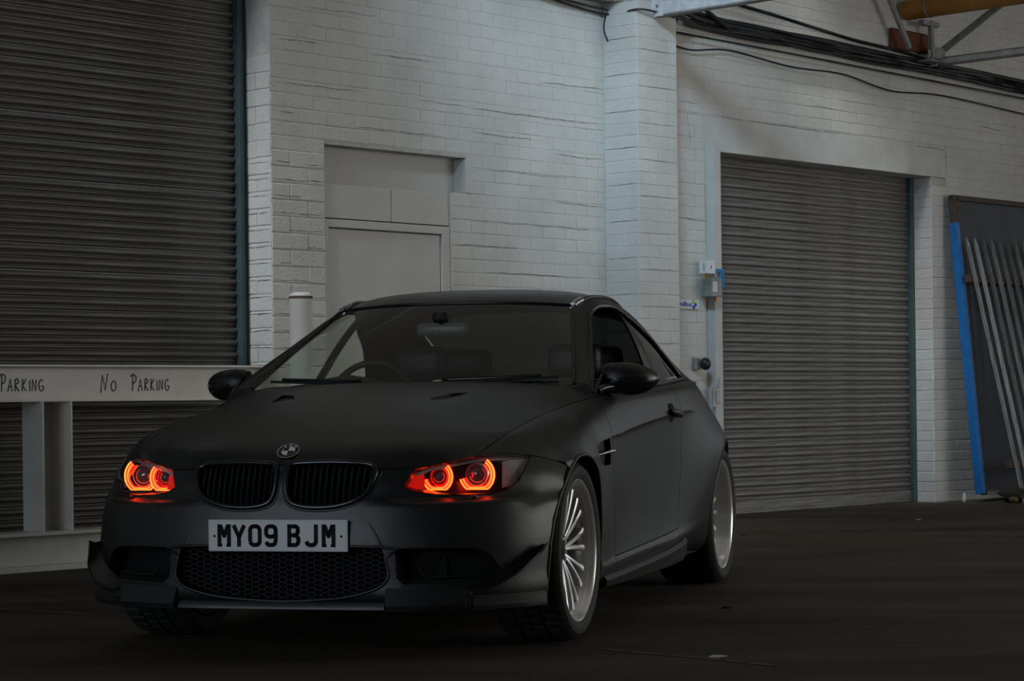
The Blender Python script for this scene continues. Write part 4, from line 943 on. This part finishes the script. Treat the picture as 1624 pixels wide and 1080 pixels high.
# ---- lower grille
lg = simple('lower_grille', lambda bm: btube(bm, [onfront(a*1.005, .30+(b_-.30)*1.01, .001) for a, b_ in dense(LOWF, 3)], .006, 8, closed=True), 'paint', car, True, 60)
def f(bm):
    Pd = dense(LOWF, 2); pts = [onfront(a, b_, 0) for a, b_ in Pd]; n = len(pts)
    v0 = [bm.verts.new(p) for p in pts]; v1 = [bm.verts.new((p.x-.12, p.y*.97, p.z)) for p in pts]
    for i in range(n): bm.faces.new((v0[i], v0[(i+1) % n], v1[(i+1) % n], v1[i]))
    bm.faces.new([bm.verts.new((.68, p.y*.97, p.z)) for p in pts])
simple('duct', f, 'void', lg)
def f(bm):  # flattened honeycomb, one connected sheet
    W_, H_ = .034, .0175; t = .14; cells = {}
    def vert(y, z, x):
        key = (round(y, 4), round(z, 4), round(x, 4))
        if key not in cells: cells[key] = bm.verts.new((x, y, z))
        return cells[key]
    hx = [(-.5, 0), (-.27, .5), (.27, .5), (.5, 0), (.27, -.5), (-.27, -.5)]
    for c_ in range(-15, 16):
        for r_ in range(12):
            y = c_*W_*.77; z = .205 + r_*H_ + (H_/2 if c_ % 2 else 0)
            if not (inpoly((y, z), LOWF)): continue
            x0 = .775 - .10*y*y
            O = [vert(y + a*W_, z + b_*H_, x0) for a, b_ in hx]; I = [vert(y + a*W_*.86, z + b_*H_*.80, x0-.0005) for a, b_ in hx]
            K_ = [vert(y + a*W_*.84, z + b_*H_*.78, x0-.02) for a, b_ in hx]
            for i in range(6):
                j = (i+1) % 6
                bm.faces.new((O[i], O[j], I[j], I[i])); bm.faces.new((I[i], I[j], K_[j], K_[i]))
simple('honeycomb_mesh', f, 'black_plastic', lg)
for s_ in (1, -1):  # creases running up from the grille beside the plate
    simple('grille_crease', lambda bm: btube(bm, [onfront(s_*a, b_, -.004) for a, b_ in ((.374,.392),(.362,.42),(.347,.446),(.332,.468),(.315,.488))], [.007, .0065, .006, .005, .0042], 8), 'paint', lg, True, 60)
# ---- side intakes
for s_ in (1, -1):
    P = [(a*s_, b_) for a, b_ in INT]
    def f(bm):
        pts = [onfront(a, b_, 0.) for a, b_ in P]; n = len(pts); v0 = [bm.verts.new(p) for p in pts]; v1 = [bm.verts.new((p.x-.10, p.y*.99, .30+(p.z-.30)*.8)) for p in pts]
        for i in range(n): bm.faces.new((v0[i], v0[(i+1) % n], v1[(i+1) % n], v1[i]))
        bm.faces.new([bm.verts.new((p.x-.10, p.y*.99, .30+(p.z-.30)*.8)) for p in pts])
    k = simple('air_intake', f, 'void', car)
    simple('intake_ledge', lambda bm: btube(bm, [onfront(s_*a, b_, .0) for a, b_ in ((.44,.258),(.52,.257),(.60,.259),(.66,.263))], .0035, 6), 'paint', k, True, 60)
    simple('intake_vane', lambda bm: btube(bm, [onfront(s_*a, b_, -.035) for a, b_ in ((.49,.315),(.50,.290),(.53,.286),(.60,.286),(.68,.290))], .004, 6), 'black_plastic', k, True, 60)
# ---- headlights
for s_, lb in ((1, lensL), (-1, lensR)):
    lbc = lb.copy(); hb = lb.copy(); c0 = Vector((.56, s_*.62, .635))
    # housing: shrunk copy set back, joined to the lens edge by side walls
    be = [e for e in hb.edges if len(e.link_faces) == 1]
    mapping = {v: v.co.copy() for v in hb.verts}
    ring = [(e.verts[0].co.copy(), e.verts[1].co.copy()) for e in be]
    def back(p): return Vector((p.x - .125, c0.y + (p.y-c0.y)*.93, c0.z + (p.z-c0.z)*.90))
    for v in hb.verts: v.co = back(v.co)
    for a, b_ in ring:
        q = [hb.verts.new(p) for p in (a, b_, back(b_), back(a))]; hb.faces.new(q)
    hl = mkb('headlight', hb, 'lamp_dark', car, True, 40); hl['label'] = 'dark headlight housing with red rings'
    ln = panel('lens', lbc, 'lens', hl, gap=.0015, depth=.006); ln['label'] = 'clear lens'
    def ringpts(cy, cz, R, zf, a0, a1, n=40):
        out = []
        for k in range(n+1):
            t = a0 + (a1-a0)*k/n; y = cy + R*cos(t); z = max(cz + R*sin(t), zf); out.append((y, z))
        return out
    for (cx, cy, cz, R, zf, a0, a1) in ((.612, .5215, .629, .0545, .584, radians(46), radians(-168)), (.545, .646, .634, .0635, .583, radians(54), radians(-165))):
        def f(bm):
            for w_ in (0,):
                o_ = ringpts(cy, cz, R+.003, zf-.002, a0, a1); i_ = ringpts(cy, cz, R-.017, zf+.012, a0, a1)
                A_ = [bm.verts.new((cx, s_*y, z)) for y, z in o_]; B_ = [bm.verts.new((cx-.004, s_*y, z)) for y, z in i_]
                for q in range(len(A_)-1): bm.faces.new((A_[q], A_[q+1], B_[q+1], B_[q]))
        lr = simple('light_ring', f, 'led_red', hl); lr['label'] = 'glowing red-orange ring'
        def f(bm):
            btube(bm, [(cx+.003, s_*y, z) for y, z in ringpts(cy, cz, R, zf, a0, a1)], .0026, 6)
        o = simple('glow_core', f, 'led_core', hl, True, 60); o['label'] = 'bright orange core line'
        o = simple('glow_core', lambda bm: btube(bm, [(cx+.001, s_*y, z) for y, z in ringpts(cy, cz, R-.0105, zf+.006, a0, a1)], .0019, 6), 'led_core', hl, True, 60); o['label'] = 'bright orange core line'
    for (cx, cy, cz, R) in ((.600, .523, .629, .026), (.535, .642, .634, .035)):
        def f(bm):
            M_ = Matrix.Translation((cx, s_*cy, cz))
            blathe(bm, [(.0, .012), (R*.5, .010), (R*.85, .004), (R, -.004)], 24, 'x', M=M_)
        pj = simple('projector', f, 'projector_glass', hl, True, 60)
        simple('projector_rim', lambda bm: blathe(bm, [(R+.001, -.004), (R+.003, .004), (R+.006, .003), (R+.009, -.006)], 28, 'x', M=Matrix.Translation((cx, s_*cy, cz))), 'lamp_chrome' if R > .03 else 'reflected_glow', hl, True, 60)
    # bright brow over the rings, inner reflector with its red glow put in as emission, outer grey indicator
    def strip(ptsA, ptsB):
        def f(bm):
            a = [bm.verts.new((x, s_*y, z)) for x, y, z in ptsA]; b_ = [bm.verts.new((x, s_*y, z)) for x, y, z in ptsB]
            for i in range(len(a)-1): bm.faces.new((a[i], a[i+1], b_[i+1], b_[i]))
        return f
    simple('brow', strip([(.655,.462,.645),(.625,.515,.665),(.578,.58,.677),(.53,.645,.692),(.45,.705,.695),(.375,.775,.688)], [(.665,.450,.626),(.635,.505,.650),(.590,.575,.664),(.55,.640,.678),(.47,.70,.682),(.40,.77,.678)]), 'lamp_chrome', hl, True, 60)
    simple('corner_reflector', strip([(.675,.440,.612),(.665,.462,.634),(.650,.485,.640)], [(.690,.436,.597),(.672,.462,.588),(.660,.490,.586)]), 'reflected_glow', hl, True, 60)
    simple('indicator', strip([(.475,.718,.676),(.44,.742,.682),(.40,.765,.682),(.365,.785,.684)], [(.505,.725,.585),(.47,.752,.592),(.43,.772,.615),(.39,.785,.650)]), 'lamp_grey', hl, True, 60)
    bp_ = onfront(s_*.654, .556, .002)
    simple('washer_cap', lambda bm: bmesh.ops.create_uvsphere(bm, u_segments=14, v_segments=8, radius=1, matrix=Matrix.Translation(bp_) @ Matrix.Rotation(s_*.6, 4, 'Z') @ Matrix.Diagonal((.010, .018, .009, 1))), 'paint', car, True, 60)
# ---- bonnet badge
hp, hn = onhood(.7065, 0.)
ez = hn.normalized(); ey = Vector((0, 1, 0)); ex = ey.cross(ez).normalized(); Mb = Matrix.Translation(hp + ez*.001) @ Matrix((ey, -ex, ez)).transposed().to_4x4()
bd = simple('hood_badge', lambda bm: blathe(bm, [(0, .003), (.038, .003), (.041, 0)], 40, 'z', M=Mb), 'emblem_black', car, True, 40); bd['label'] = 'round black badge with white quarters'
simple('badge_ring', lambda bm: blathe(bm, [(.0375, .002), (.0385, .0048), (.0405, .0048), (.0415, .0)], 40, 'z', M=Mb), 'chrome', bd, True, 60)
simple('badge_inner_ring', lambda bm: blathe(bm, [(.0235, .003), (.024, .0042), (.0252, .0042), (.0257, .003)], 40, 'z', M=Mb), 'chrome', bd, True, 60)
for a0 in (0, pi/2, pi, 3*pi/2):
    def f(bm):
        c_ = bm.verts.new(Mb @ Vector((0, 0, .0040))); pr = [bm.verts.new(Mb @ Vector((.0236*cos(a0 + k*pi/16), .0236*sin(a0 + k*pi/16), .0040))) for k in range(9)]
        for i in range(8): bm.faces.new((c_, pr[i], pr[i+1]))
    simple('badge_quarter', f, 'emblem_white' if a0 in (0, pi) else 'emblem_black', bd)
for ch, an in (('B', 2.2), ('M', pi/2), ('W', pi-2.2)):
    o = text_obj('badge_letter', ch, .013, 'emblem_white', bd, (0, 0, 0), (0, 0, 0), .0003, .0002)
    o.matrix_local = Mb @ Matrix.Translation((.0312*cos(an), .0312*sin(an), .0036)) @ Matrix.Rotation(an - pi/2, 4, 'Z') @ Matrix.Translation((-.0042, -.0045, 0))
# ---- number plate
PX, PZ = .822, .4325
npl = simple('number_plate', lambda bm: bbox(bm, (PX-.006, -.26, PZ-.0555), (PX, .26, PZ+.0555), .002, 1), 'plate_white', car); npl['label'] = 'white plate with black registration'
def f(bm):
    for (y0, z0, y1, z1) in ((-.2545, -.0505, .2545, -.0495), (-.2545, .0495, .2545, .0505), (-.2545, -.0505, -.2535, .0505), (.2535, -.0505, .2545, .0505)): bbox(bm, (PX, y0, PZ+z0), (PX+.0006, y1, PZ+z1))
simple('plate_border', f, 'plate_edge', npl)
for y in (-.237, .237): simple('plate_screw', lambda bm: blathe(bm, [(0, .003), (.004, .0025), (.0045, 0)], 12, 'x', M=Matrix.Translation((PX, y, PZ-.002))), 'plate_black', npl, True)
CH = {'M': ([[(7,0),(7,79)],[(43,0),(43,79)],[(10,76),(25,38),(40,76)]], [[(0,0),(17,0),(17,11),(0,11)],[(33,0),(50,0),(50,11),(33,11)]]),
 'Y': ([[(5,76),(25,34),(45,76)],[(25,36),(25,0)]], []),
 '0': ([[(7,18),(7,61),(11,68),(18,72),(32,72),(39,68),(43,61),(43,18),(39,11),(32,7),(18,7),(11,11),(7,18)]], []),
 '9': ([[(43,46),(37,38),(30,36),(18,36),(10,40),(7,47),(7,60),(10,68),(18,72),(32,72),(40,68),(43,60),(43,22),(39,11),(32,7),(18,7),(11,10),(7,18)]], []),
 'B': ([[(9,0),(9,79)],[(4,72),(33,72),(40,67),(41,60),(41,52),(36,44),(30,41),(9,41)],[(30,41),(38,37),(43,29),(43,20),(40,12),(33,7),(4,7)]], []),
 'J': ([[(43,79),(43,20),(39,11),(32,7),(20,7),(11,11),(7,20)]], [])}
for ch, off in (('M', 35), ('Y', 91), ('0', 151), ('9', 211), ('B', 295.5), ('J', 360.5), ('M', 425)):
    def f(bm):
        X_ = PX + .0012; t = 14.6
        def pt(a, b_): return (-.26 + (off + a)/1000., PZ - .0395 + b_/1000.)
        strokes, blocks = CH[ch]
        for st in strokes:
            for (a, b_), (c_, d_) in zip(st, st[1:]):
                v = Vector((c_-a, d_-b_)); L_ = v.length; v /= L_; n_ = Vector((-v.y, v.x))*t/2
                bprism(bm, [pt(a+n_.x, b_+n_.y), pt(a-n_.x, b_-n_.y), pt(c_-n_.x, d_-n_.y), pt(c_+n_.x, d_+n_.y)], 'x', PX-.001, X_)
            for (a, b_) in st[1:-1]: bprism(bm, [pt(a + t/2*cos(k*pi/5), b_ + t/2*sin(k*pi/5)) for k in range(10)], 'x', PX-.001, X_)
        for bl in blocks: bprism(bm, [pt(*p) for p in bl], 'x', PX-.001, X_)
    simple('plate_character', f, 'plate_black', npl)
# ---- front lip and splitter flaps, canards
def loft(bm, secs, closed=True):
    R_ = [[bm.verts.new(p) for p in s] for s in secs]; n = len(R_[0])
    for a, b_ in zip(R_, R_[1:]):
        for i in range(n if closed else n-1): bm.faces.new((a[i], a[(i+1) % n], b_[(i+1) % n], b_[i]))
    if closed: bm.faces.new(R_[0]); bm.faces.new(R_[-1][::-1])
def lipsec(y, out, top=.200, bot=.172):
    p = onfront(y, .212); return [(p.x-.03, y, top), (p.x + out*.2, y, top+.002), (p.x + out, y, top-.016), (p.x + out, y, bot+.004), (p.x - .05, y, bot)]
ctr = [lipsec(y, .012 + .004*(1-abs(y)/.4)) for y in np.linspace(-.385, .385, 25)]
simple('front_lip', lambda bm: loft(bm, ctr), 'paint', car, True, 40)
for s_ in (1, -1):
    def f(bm):
        secs = []
        for y in np.linspace(.39, .665, 12):
            p = onfront(s_*y, .22); k = .030 + .012*(y-.39)
            secs.append([(p.x-.04, p.y, .252), (p.x+.006, p.y, .250), (p.x+k, p.y+s_*.006, .192), (p.x+k-.004, p.y+s_*.006, .174), (p.x-.06, p.y, .172)])
        loft(bm, secs)
    sp = simple('splitter_flap', f, 'paint', car, True, 30)
    def f(bm):   # dark side extension running back to the wheel
        secs = []
        for x, y in ((.705,.672),(.65,.733),(.58,.795),(.52,.838),(.455,.868)):
            secs.append([(x-.03, s_*(y-.05), .225), (x, s_*y, .222), (x+.010, s_*(y+.008), .186), (x+.008, s_*(y+.006), .172), (x-.05, s_*(y-.06), .170)])
        loft(bm, secs)
    simple('splitter_side', f, 'black_plastic', sp, True, 30)
    CB = spline([(.712,.640,.244),(.672,.690,.268),(.615,.746,.295),(.51,.824,.336),(.455,.856,.366),(.445,.866,.385)], 4)
    CO = spline([(.738,.690,.236),(.715,.735,.250),(.685,.775,.268),(.622,.824,.305),(.552,.856,.346),(.484,.886,.389)], 4)
    def f(bm):   # canard: curved blade sweeping up and back along the corner
        secs = []
        for a, b_ in zip(CB, CO):
            a = Vector((a.x, s_*a.y, a.z)); b_ = Vector((b_.x, s_*b_.y, b_.z)); mid = (a+b_)/2 - Vector((0, 0, .006)); u_ = Vector((0, 0, .0028))
            a = a + (a-b_)*.12
            secs.append([a+u_, mid+u_, b_+u_, b_-u_, mid-u_, a-u_])
        loft(bm, secs)
    cn = simple('canard', f, 'paint', car, True, 40)
    simple('canard_edge', lambda bm: btube(bm, [(p.x, s_*p.y, p.z) for p in CO], .0042, 6), 'gloss_black', cn, True, 60)
# ---- side skirts
for s_ in (1, -1):
    def f(bm):
        secs = []
        for x, y1, zt, zb in ((-.40,.882,.205,.165),(-.7,.889,.212,.164),(-1.1,.896,.224,.166),(-1.5,.902,.240,.170),(-1.75,.905,.258,.178),(-1.86,.898,.272,.200),(-1.90,.885,.280,.232)):
            secs.append([(x, s_*.845, zt+.006), (x, s_*(y1-.012), zt), (x, s_*y1, zt-.016), (x, s_*(y1-.006), zb), (x, s_*.80, zb-.006)])
        loft(bm, secs)
    simple('side_skirt', f, 'paint', car, True, 35)
    # quarter crease in front of the rear arch
    simple('quarter_crease', lambda bm: btube(bm, [(x, s_*y, z) for x, y, z in ((-1.86,.8655,.385),(-2.0,.874,.402),(-2.15,.8845,.42),(-2.3,.893,.43))], [.003, .0045, .005, .005], 6), 'paint', car, True, 60)
    # door handle
    dh = simple('door_handle', lambda bm: (bmesh.ops.create_uvsphere(bm, u_segments=20, v_segments=10, radius=1, matrix=Matrix.Translation((-1.70, s_*.893, .832)) @ Matrix.Rotation(-.08, 4, 'Y') @ Matrix.Diagonal((.115, .016, .018, 1)))), 'paint', car, True, 60)
    simple('handle_cup', lambda bm: bmesh.ops.create_uvsphere(bm, u_segments=18, v_segments=10, radius=1, matrix=Matrix.Translation((-1.66, s_*.872, .834)) @ Matrix.Diagonal((.060, .010, .043, 1))), 'void', dh, True, 60)
    # arch lips
    for cx, R_, nm in ((FA, AR, 0), (RA, AR+.008, 1)):
        bv = BVHTree.FromBMesh(grid_bm(Sd)); pts = []
        path = [(cx + (R_+.004)*cos(radians(-8 + k*196/32)), AZ + (R_+.004)*sin(radians(-8 + k*196/32))) for k in range(33)]
        if nm == 0: path = [(.422,.20),(.420,.290),(.408,.390),(.378,.470),(.325,.545),(.255,.602),(.170,.645)] + [p for p in path if p[0] < .12]
        for (x, z) in path:
            h = bv.ray_cast(Vector((x, 2, z)), Vector((0, -1, 0)))
            if nm == 0 and x > .15:
                hb_ = bvhB0.ray_cast(Vector((x, 2, z)), Vector((0, -1, 0))); h = hb_ if hb_[0] is not None else h
            if h[0] is not None: pts.append((x, s_*(h[0].y - .002), z))
        simple('arch_lip', lambda bm: btube(bm, pts, .0075, 8), 'paint', car, True, 60)
    # wing mirror: rounded cap over a black lower shell
    mb = bmesh.new(); secs = []
    for y, xf, xb, zt, zb in ((.776,-.772,-.850,1.040,.955),(.80,-.752,-.872,1.047,.930),(.84,-.748,-.888,1.049,.918),(.88,-.756,-.900,1.047,.915),(.915,-.772,-.905,1.041,.918),(.945,-.793,-.908,1.031,.928),(.968,-.818,-.908,1.017,.944),(.983,-.845,-.905,1.002,.962),(.991,-.872,-.898,.990,.976)):
        ring = []
        for k in range(24):
            a = 2*pi*k/24; ca, sa = cos(a), sin(a); e = .86
            X_ = (xf+xb)/2 + math.copysign(abs(ca)**e, ca)*(xf-xb)/2; zc = (zt+zb)/2 - .004; Z_ = zc + math.copysign(abs(sa)**e, sa)*(zt-zb)/2
            ring.append((X_, s_*y, Z_))
        secs.append(ring)
    loft(mb, secs); bmesh.ops.recalc_face_normals(mb, faces=mb.faces)
    r_ = bmesh.ops.bisect_plane(mb, geom=mb.verts[:]+mb.edges[:]+mb.faces[:], dist=1e-6, plane_co=(-.80, 0, .985), plane_no=(.06, 0, 1))
    low = extract(mb, [f_ for f_ in mb.faces if (f_.calc_center_median() - Vector((-.80, 0, .985))).dot(Vector((.06, 0, 1))) < 0])
    wmr = mkb('wing_mirror', mb, 'paint', car, True, 50, normals=False)
    for v in low.verts: v.co.z -= .0015
    mkb('mirror_skirt', low, 'gloss_black', wmr, True, 50, normals=False)
    def f(bm):
        btube(bm, spline([(-.66, s_*.785, .930), (-.71, s_*.80, .942), (-.78, s_*.835, .950)], 4), .017, 10)
        bprism(bm, [(-.60, .915), (-.78, .925), (-.74, 1.0)], 'y', s_*.792, s_*.782)
    simple('mirror_foot', f, 'gloss_black', wmr, True, 40)
    simple('mirror_face', lambda bm: bbox(bm, (-.906, .81 if s_ > 0 else -.94, .94), (-.902, .94 if s_ > 0 else -.81, 1.025), .001), 'mirror_glass', wmr)
# ---- wipers
for A_ in ([(-.14,.962),(-.40,.968),(-.62,.976)], [(.62,.978),(.35,.968),(.08,.962)]):
    P_ = spline([onws(y, z, .012) for y, z in A_], 8)
    wp = simple('wiper', lambda bm: btube(bm, P_, .006, 6), 'black_plastic', car, True, 60)
    simple('wiper_blade', lambda bm: btube(bm, [p + Vector((-.008, 0, .010)) for p in P_[2:-2]], .008, 6), 'gloss_black', wp, True, 60)
# ---- underbody and wheel wells
def f(bm):
    bbox(bm, (.42, -.66, .18), (.74, .66, .21)); bbox(bm, (-3.55, -.60, .165), (.44, .60, .26)); bbox(bm, (-.40+.0, -.80, .17), (-.42, .80, .75)); bbox(bm, (-2.40, -.83, .175), (-.40, .83, .22)); bbox(bm, (.36, -.56, .19), (.64, .56, .52))
simple('underbody', f, 'void', car)
for cx in (FA, RA):
    for s_ in (1, -1):
        def f(bm):
            blathe(bm, [(.342, s_*.84 if cx == FA else s_*.79), (.362, s_*.60), (.362, s_*.52), (.0, s_*.52)], 24, 'y', radians(-25), radians(205), Matrix.Translation((cx, 0, AZ)) @ Matrix.Diagonal((1.2 if cx == FA else 1.05, 1, 1, 1)))
        simple('wheel_liner', f, 'void', car, True, 60)
# ---- wheels
def tyre_mesh(width, R=.334):
    prof = [(.263, -.004), (.268, .003), (.281, .009), (.296, .011), (.310, .007), (.321, -.004), (.3285, -.016), (.332, -.028), (.3335, -.048), (.3335, -.072), (.327, -.073), (.327, -.081), (.334, -.082), (.3342, -width/2+.006), (.328, -width/2+.005), (.328, -width/2-.005), (.3342, -width/2-.006), (.334, -width+.082), (.327, -width+.081), (.327, -width+.073), (.3335, -width+.072), (.332, -width+.028), (.325, -width+.008), (.310, -width-.006), (.290, -width-.010), (.265, -width)]
    bm = bmesh.new(); n = 264; rings = []
    for k in range(n):
        t = 2*pi*k/n; ring = []
        for i, (r, y) in enumerate(prof):
            rr = r
            if k % 6 == 0 and (7 <= i <= 9 or 21 <= i <= 22): rr -= .006
            if k % 6 == 0 and i == 6: rr -= .003
            if k % 6 == 3 and i in (12, 13, 16, 17): rr -= .004
            tw = .0 if i < 7 else .02*(y + .05)
            ring.append(bm.verts.new((rr*cos(t+tw), y, rr*sin(t+tw))))
        rings.append(ring)
    for k in range(n):
        a = rings[k]; b_ = rings[(k+1) % n]
        for i in range(len(prof)-1): bm.faces.new((a[i], a[i+1], b_[i+1], b_[i]))
    bmesh.ops.recalc_face_normals(bm, faces=bm.faces)
    me = bpy.data.meshes.new('tyre'); bm.to_mesh(me); bm.free(); me.materials.append(MATS['tyre']); me.shade_smooth(); me.set_sharp_from_angle(angle=radians(28)); return me
def rim_mesh(width, lip):
    prof = [(.255, -width), (.250, -width+.02), (.228, -width+.05), (.226, -lip-.03), (.2305, -lip), (.2335, -lip+.012), (.240, -lip+.020), (.2415, -lip*.5), (.2455, -lip*.42), (.2475, -.018), (.253, -.008), (.258, -.002), (.2635, .0015), (.267, -.001), (.268, -.006)]
    bm = bmesh.new(); blathe(bm, prof, 96, 'y'); bmesh.ops.recalc_face_normals(bm, faces=bm.faces)
    for f in bm.faces:
        pass
    me = bpy.data.meshes.new('wheel'); bm.to_mesh(me); bm.free(); me.materials.append(MATS['alloy_lip']); me.shade_smooth(); me.set_sharp_from_angle(angle=radians(40)); return me
def spoke_mesh(lip, a_in, a_out):
    bm = bmesh.new(); secs = []
    for r, y, w_, th in ((.045, -lip-.020, .017, .030), (.075, -lip-.010, .017, .030), (.12, -lip-.002, .0165, .028), (.17, -lip+.004, .017, .026), (.205, -lip+.008, .020, .024), (.234, -lip+.010, .027, .022)):
        t = a_in + (a_out-a_in)*((r-.045)/.187)**.9
        secs.append([Vector((cos(t)*r - sin(t)*d, y + e, sin(t)*r + cos(t)*d)) for d, e in ((-w_/2, 0), (-w_/2*.5, .003), (w_/2*.5, .003), (w_/2, 0), (w_/2, -th), (-w_/2, -th))])
    loft(bm, secs); bmesh.ops.recalc_face_normals(bm, faces=bm.faces)
    me = bpy.data.meshes.new('spoke'); bm.to_mesh(me); bm.free(); me.materials.append(MATS['alloy']); me.shade_smooth(); me.set_sharp_from_angle(angle=radians(30)); return me
def solid(name, fn, m_, smooth=True, ang=40):
    bm = bmesh.new(); fn(bm); bmesh.ops.recalc_face_normals(bm, faces=bm.faces); me = bpy.data.meshes.new(name); bm.to_mesh(me); bm.free(); me.materials.append(MATS[m_])
    if smooth: me.shade_smooth(); me.set_sharp_from_angle(angle=radians(ang))
    return me
def add(name, me, parent, loc=(0, 0, 0), rot=(0, 0, 0)):
    o = bpy.data.objects.new(name, me); C.objects.link(o); o.parent = parent; o.location = loc; o.rotation_euler = rot; return o
for cx, width, lip in ((FA, .255, .050), (RA, .275, .088)):
    tm = tyre_mesh(width); rm = rim_mesh(width, lip); sm = [spoke_mesh(lip, radians(-4), radians(-8.2)), spoke_mesh(lip, radians(4), radians(8.2))]
    hub = solid('hub', lambda bm: blathe(bm, [(0, -lip-.014), (.024, -lip-.013), (.028, -lip-.018), (.040, -lip-.020), (.062, -lip-.012), (.070, -lip-.018), (.070, -lip-.05)], 40, 'y'), 'alloy_dark')
    cap = solid('cap', lambda bm: blathe(bm, [(0, -lip-.006), (.024, -lip-.007), (.027, -lip-.012)], 30, 'y'), 'emblem_black')
    bolt = solid('bolt', lambda bm: blathe(bm, [(0, .006), (.007, .006), (.009, 0)], 8, 'y'), 'alloy')
    rivet = solid('rivet', lambda bm: blathe(bm, [(0, .004), (.0035, .0035), (.0045, 0)], 6, 'y'), 'alloy')
    disc = solid('disc', lambda bm: blathe(bm, [(.06, -.125), (.17, -.125), (.178, -.128), (.178, -.150), (.06, -.150)], 48, 'y'), 'disc')
    cal = solid('caliper', lambda bm: blathe(bm, [(.10, -.105), (.185, -.105), (.192, -.13), (.185, -.165), (.10, -.165)], 8, 'y', radians(150), radians(205)), 'alloy_dark')
    for s_ in (1, -1):
        yy = .872 if cx == FA else .885
        wh = add('wheel', rm, car, (cx, s_*yy, .334), (0, 0, 0 if s_ > 0 else pi)); wh['label'] = 'silver deep-dish alloy wheel'
        add('tyre', tm, wh); add('hub', hub, wh); add('hub_cap', cap, wh); add('brake_disc', disc, wh); add('brake_caliper', cal, wh)
        for k in range(10):
            for q in (0, 1): add('spoke', sm[q], wh, (0, 0, 0), (0, k*2*pi/10 + .12, 0))
        for k in range(5): a = k*2*pi/5; add('wheel_bolt', bolt, wh, (.052*cos(a), -lip-.016, .052*sin(a)))
# ---- cabin
simple('cabin_floor', lambda bm: bbox(bm, (-2.6, -.72, .27), (-.55, .72, .33)), 'void', car)
def f(bm):
    secs = []
    for y in np.linspace(-.74, .74, 17):
        b_ = .05*math.exp(-((y+.37)/.16)**2)
        secs.append([(-.60, y, .90), (-.72, y, .945), (-.92, y, .965 + b_), (-1.02, y, .945 + b_*.8), (-1.05, y, .80), (-.98, y, .55), (-.60, y, .55)])
    loft(bm, secs)
simple('dashboard', f, 'dash', car, True, 40)
def f(bm):
    M_ = Matrix.Translation((-1.19, -.37, .905)) @ Matrix.Rotation(radians(-24), 4, 'Y')
    btube(bm, [M_ @ Vector((0, .182*cos(t), .182*sin(t))) for t in [2*pi*k/40 for k in range(40)]], .015, 8, closed=True)
    for t in (0, pi, -pi/2): btube(bm, [M_ @ Vector((.01, .05*cos(t), .05*sin(t))), M_ @ Vector((0, .178*cos(t), .178*sin(t)))], .014, 6)
simple('steering_wheel', f, 'leather', car, True, 60)
def seat(y0, x0, w_=.25):
    def f(bm):
        secs = []
        for z, dx, ww in ((.34, 0, .9), (.40, .02, 1), (.55, -.03, 1.02), (.75, -.09, 1.0), (.90, -.13, .92), (.98, -.15, .72)):
            secs.append([(x0+dx+.07, y0+yy, z) if k in (0,) else (x0+dx+q, y0+yy, z) for k, (yy, q) in enumerate(((-w_*ww, .05), (-w_*ww*.6, .075), (w_*ww*.6, .075), (w_*ww, .05), (w_*ww, -.06), (-w_*ww, -.06)))])
        loft(bm, secs); bbox(bm, (x0+.02, y0-w_, .33), (x0+.52, y0+w_, .47), .05, 3)
    s = simple('seat', f, 'leather', car, True, 50)
    simple('headrest', lambda bm: bbox(bm, (x0-.22, y0-.125, 1.0), (x0-.11, y0+.125, 1.155), .045, 3), 'leather', s, True, 50)
seat(-.37, -1.75); seat(.37, -1.75); seat(-.33, -2.35, .27); seat(.33, -2.35, .27)
rv = simple('rear_view_mirror', lambda bm: bbox(bm, (-1.105, -.115, 1.175), (-1.075, .115, 1.235), .02, 3), 'mirror_back', car, True, 50)
simple('mirror_stem', lambda bm: (btube(bm, [(-1.08, 0, 1.23), (-1.06, 0, 1.262), (-1.05, 0, 1.262)], .012, 8), bbox(bm, (-1.075, -.035, 1.235), (-1.05, .035, 1.275), .012, 2)), 'black_plastic', rv, True, 50)
simple('sensor', lambda bm: (bmesh.ops.create_uvsphere(bm, u_segments=10, v_segments=6, radius=.004, matrix=Matrix.Translation((-1.06, -.01, 1.20)))), 'chrome', rv, True)
simple('headliner', lambda bm: loft(bm, [[(x, y, z) for y, z in ((-.50, zz-.04), (-.3, zz-.022), (0, zz-.014), (.3, zz-.022), (.50, zz-.04))] for x, zz in ((-1.27, 1.345), (-1.5, 1.375), (-1.85, 1.383), (-2.2, 1.335))], False), 'dash', car)
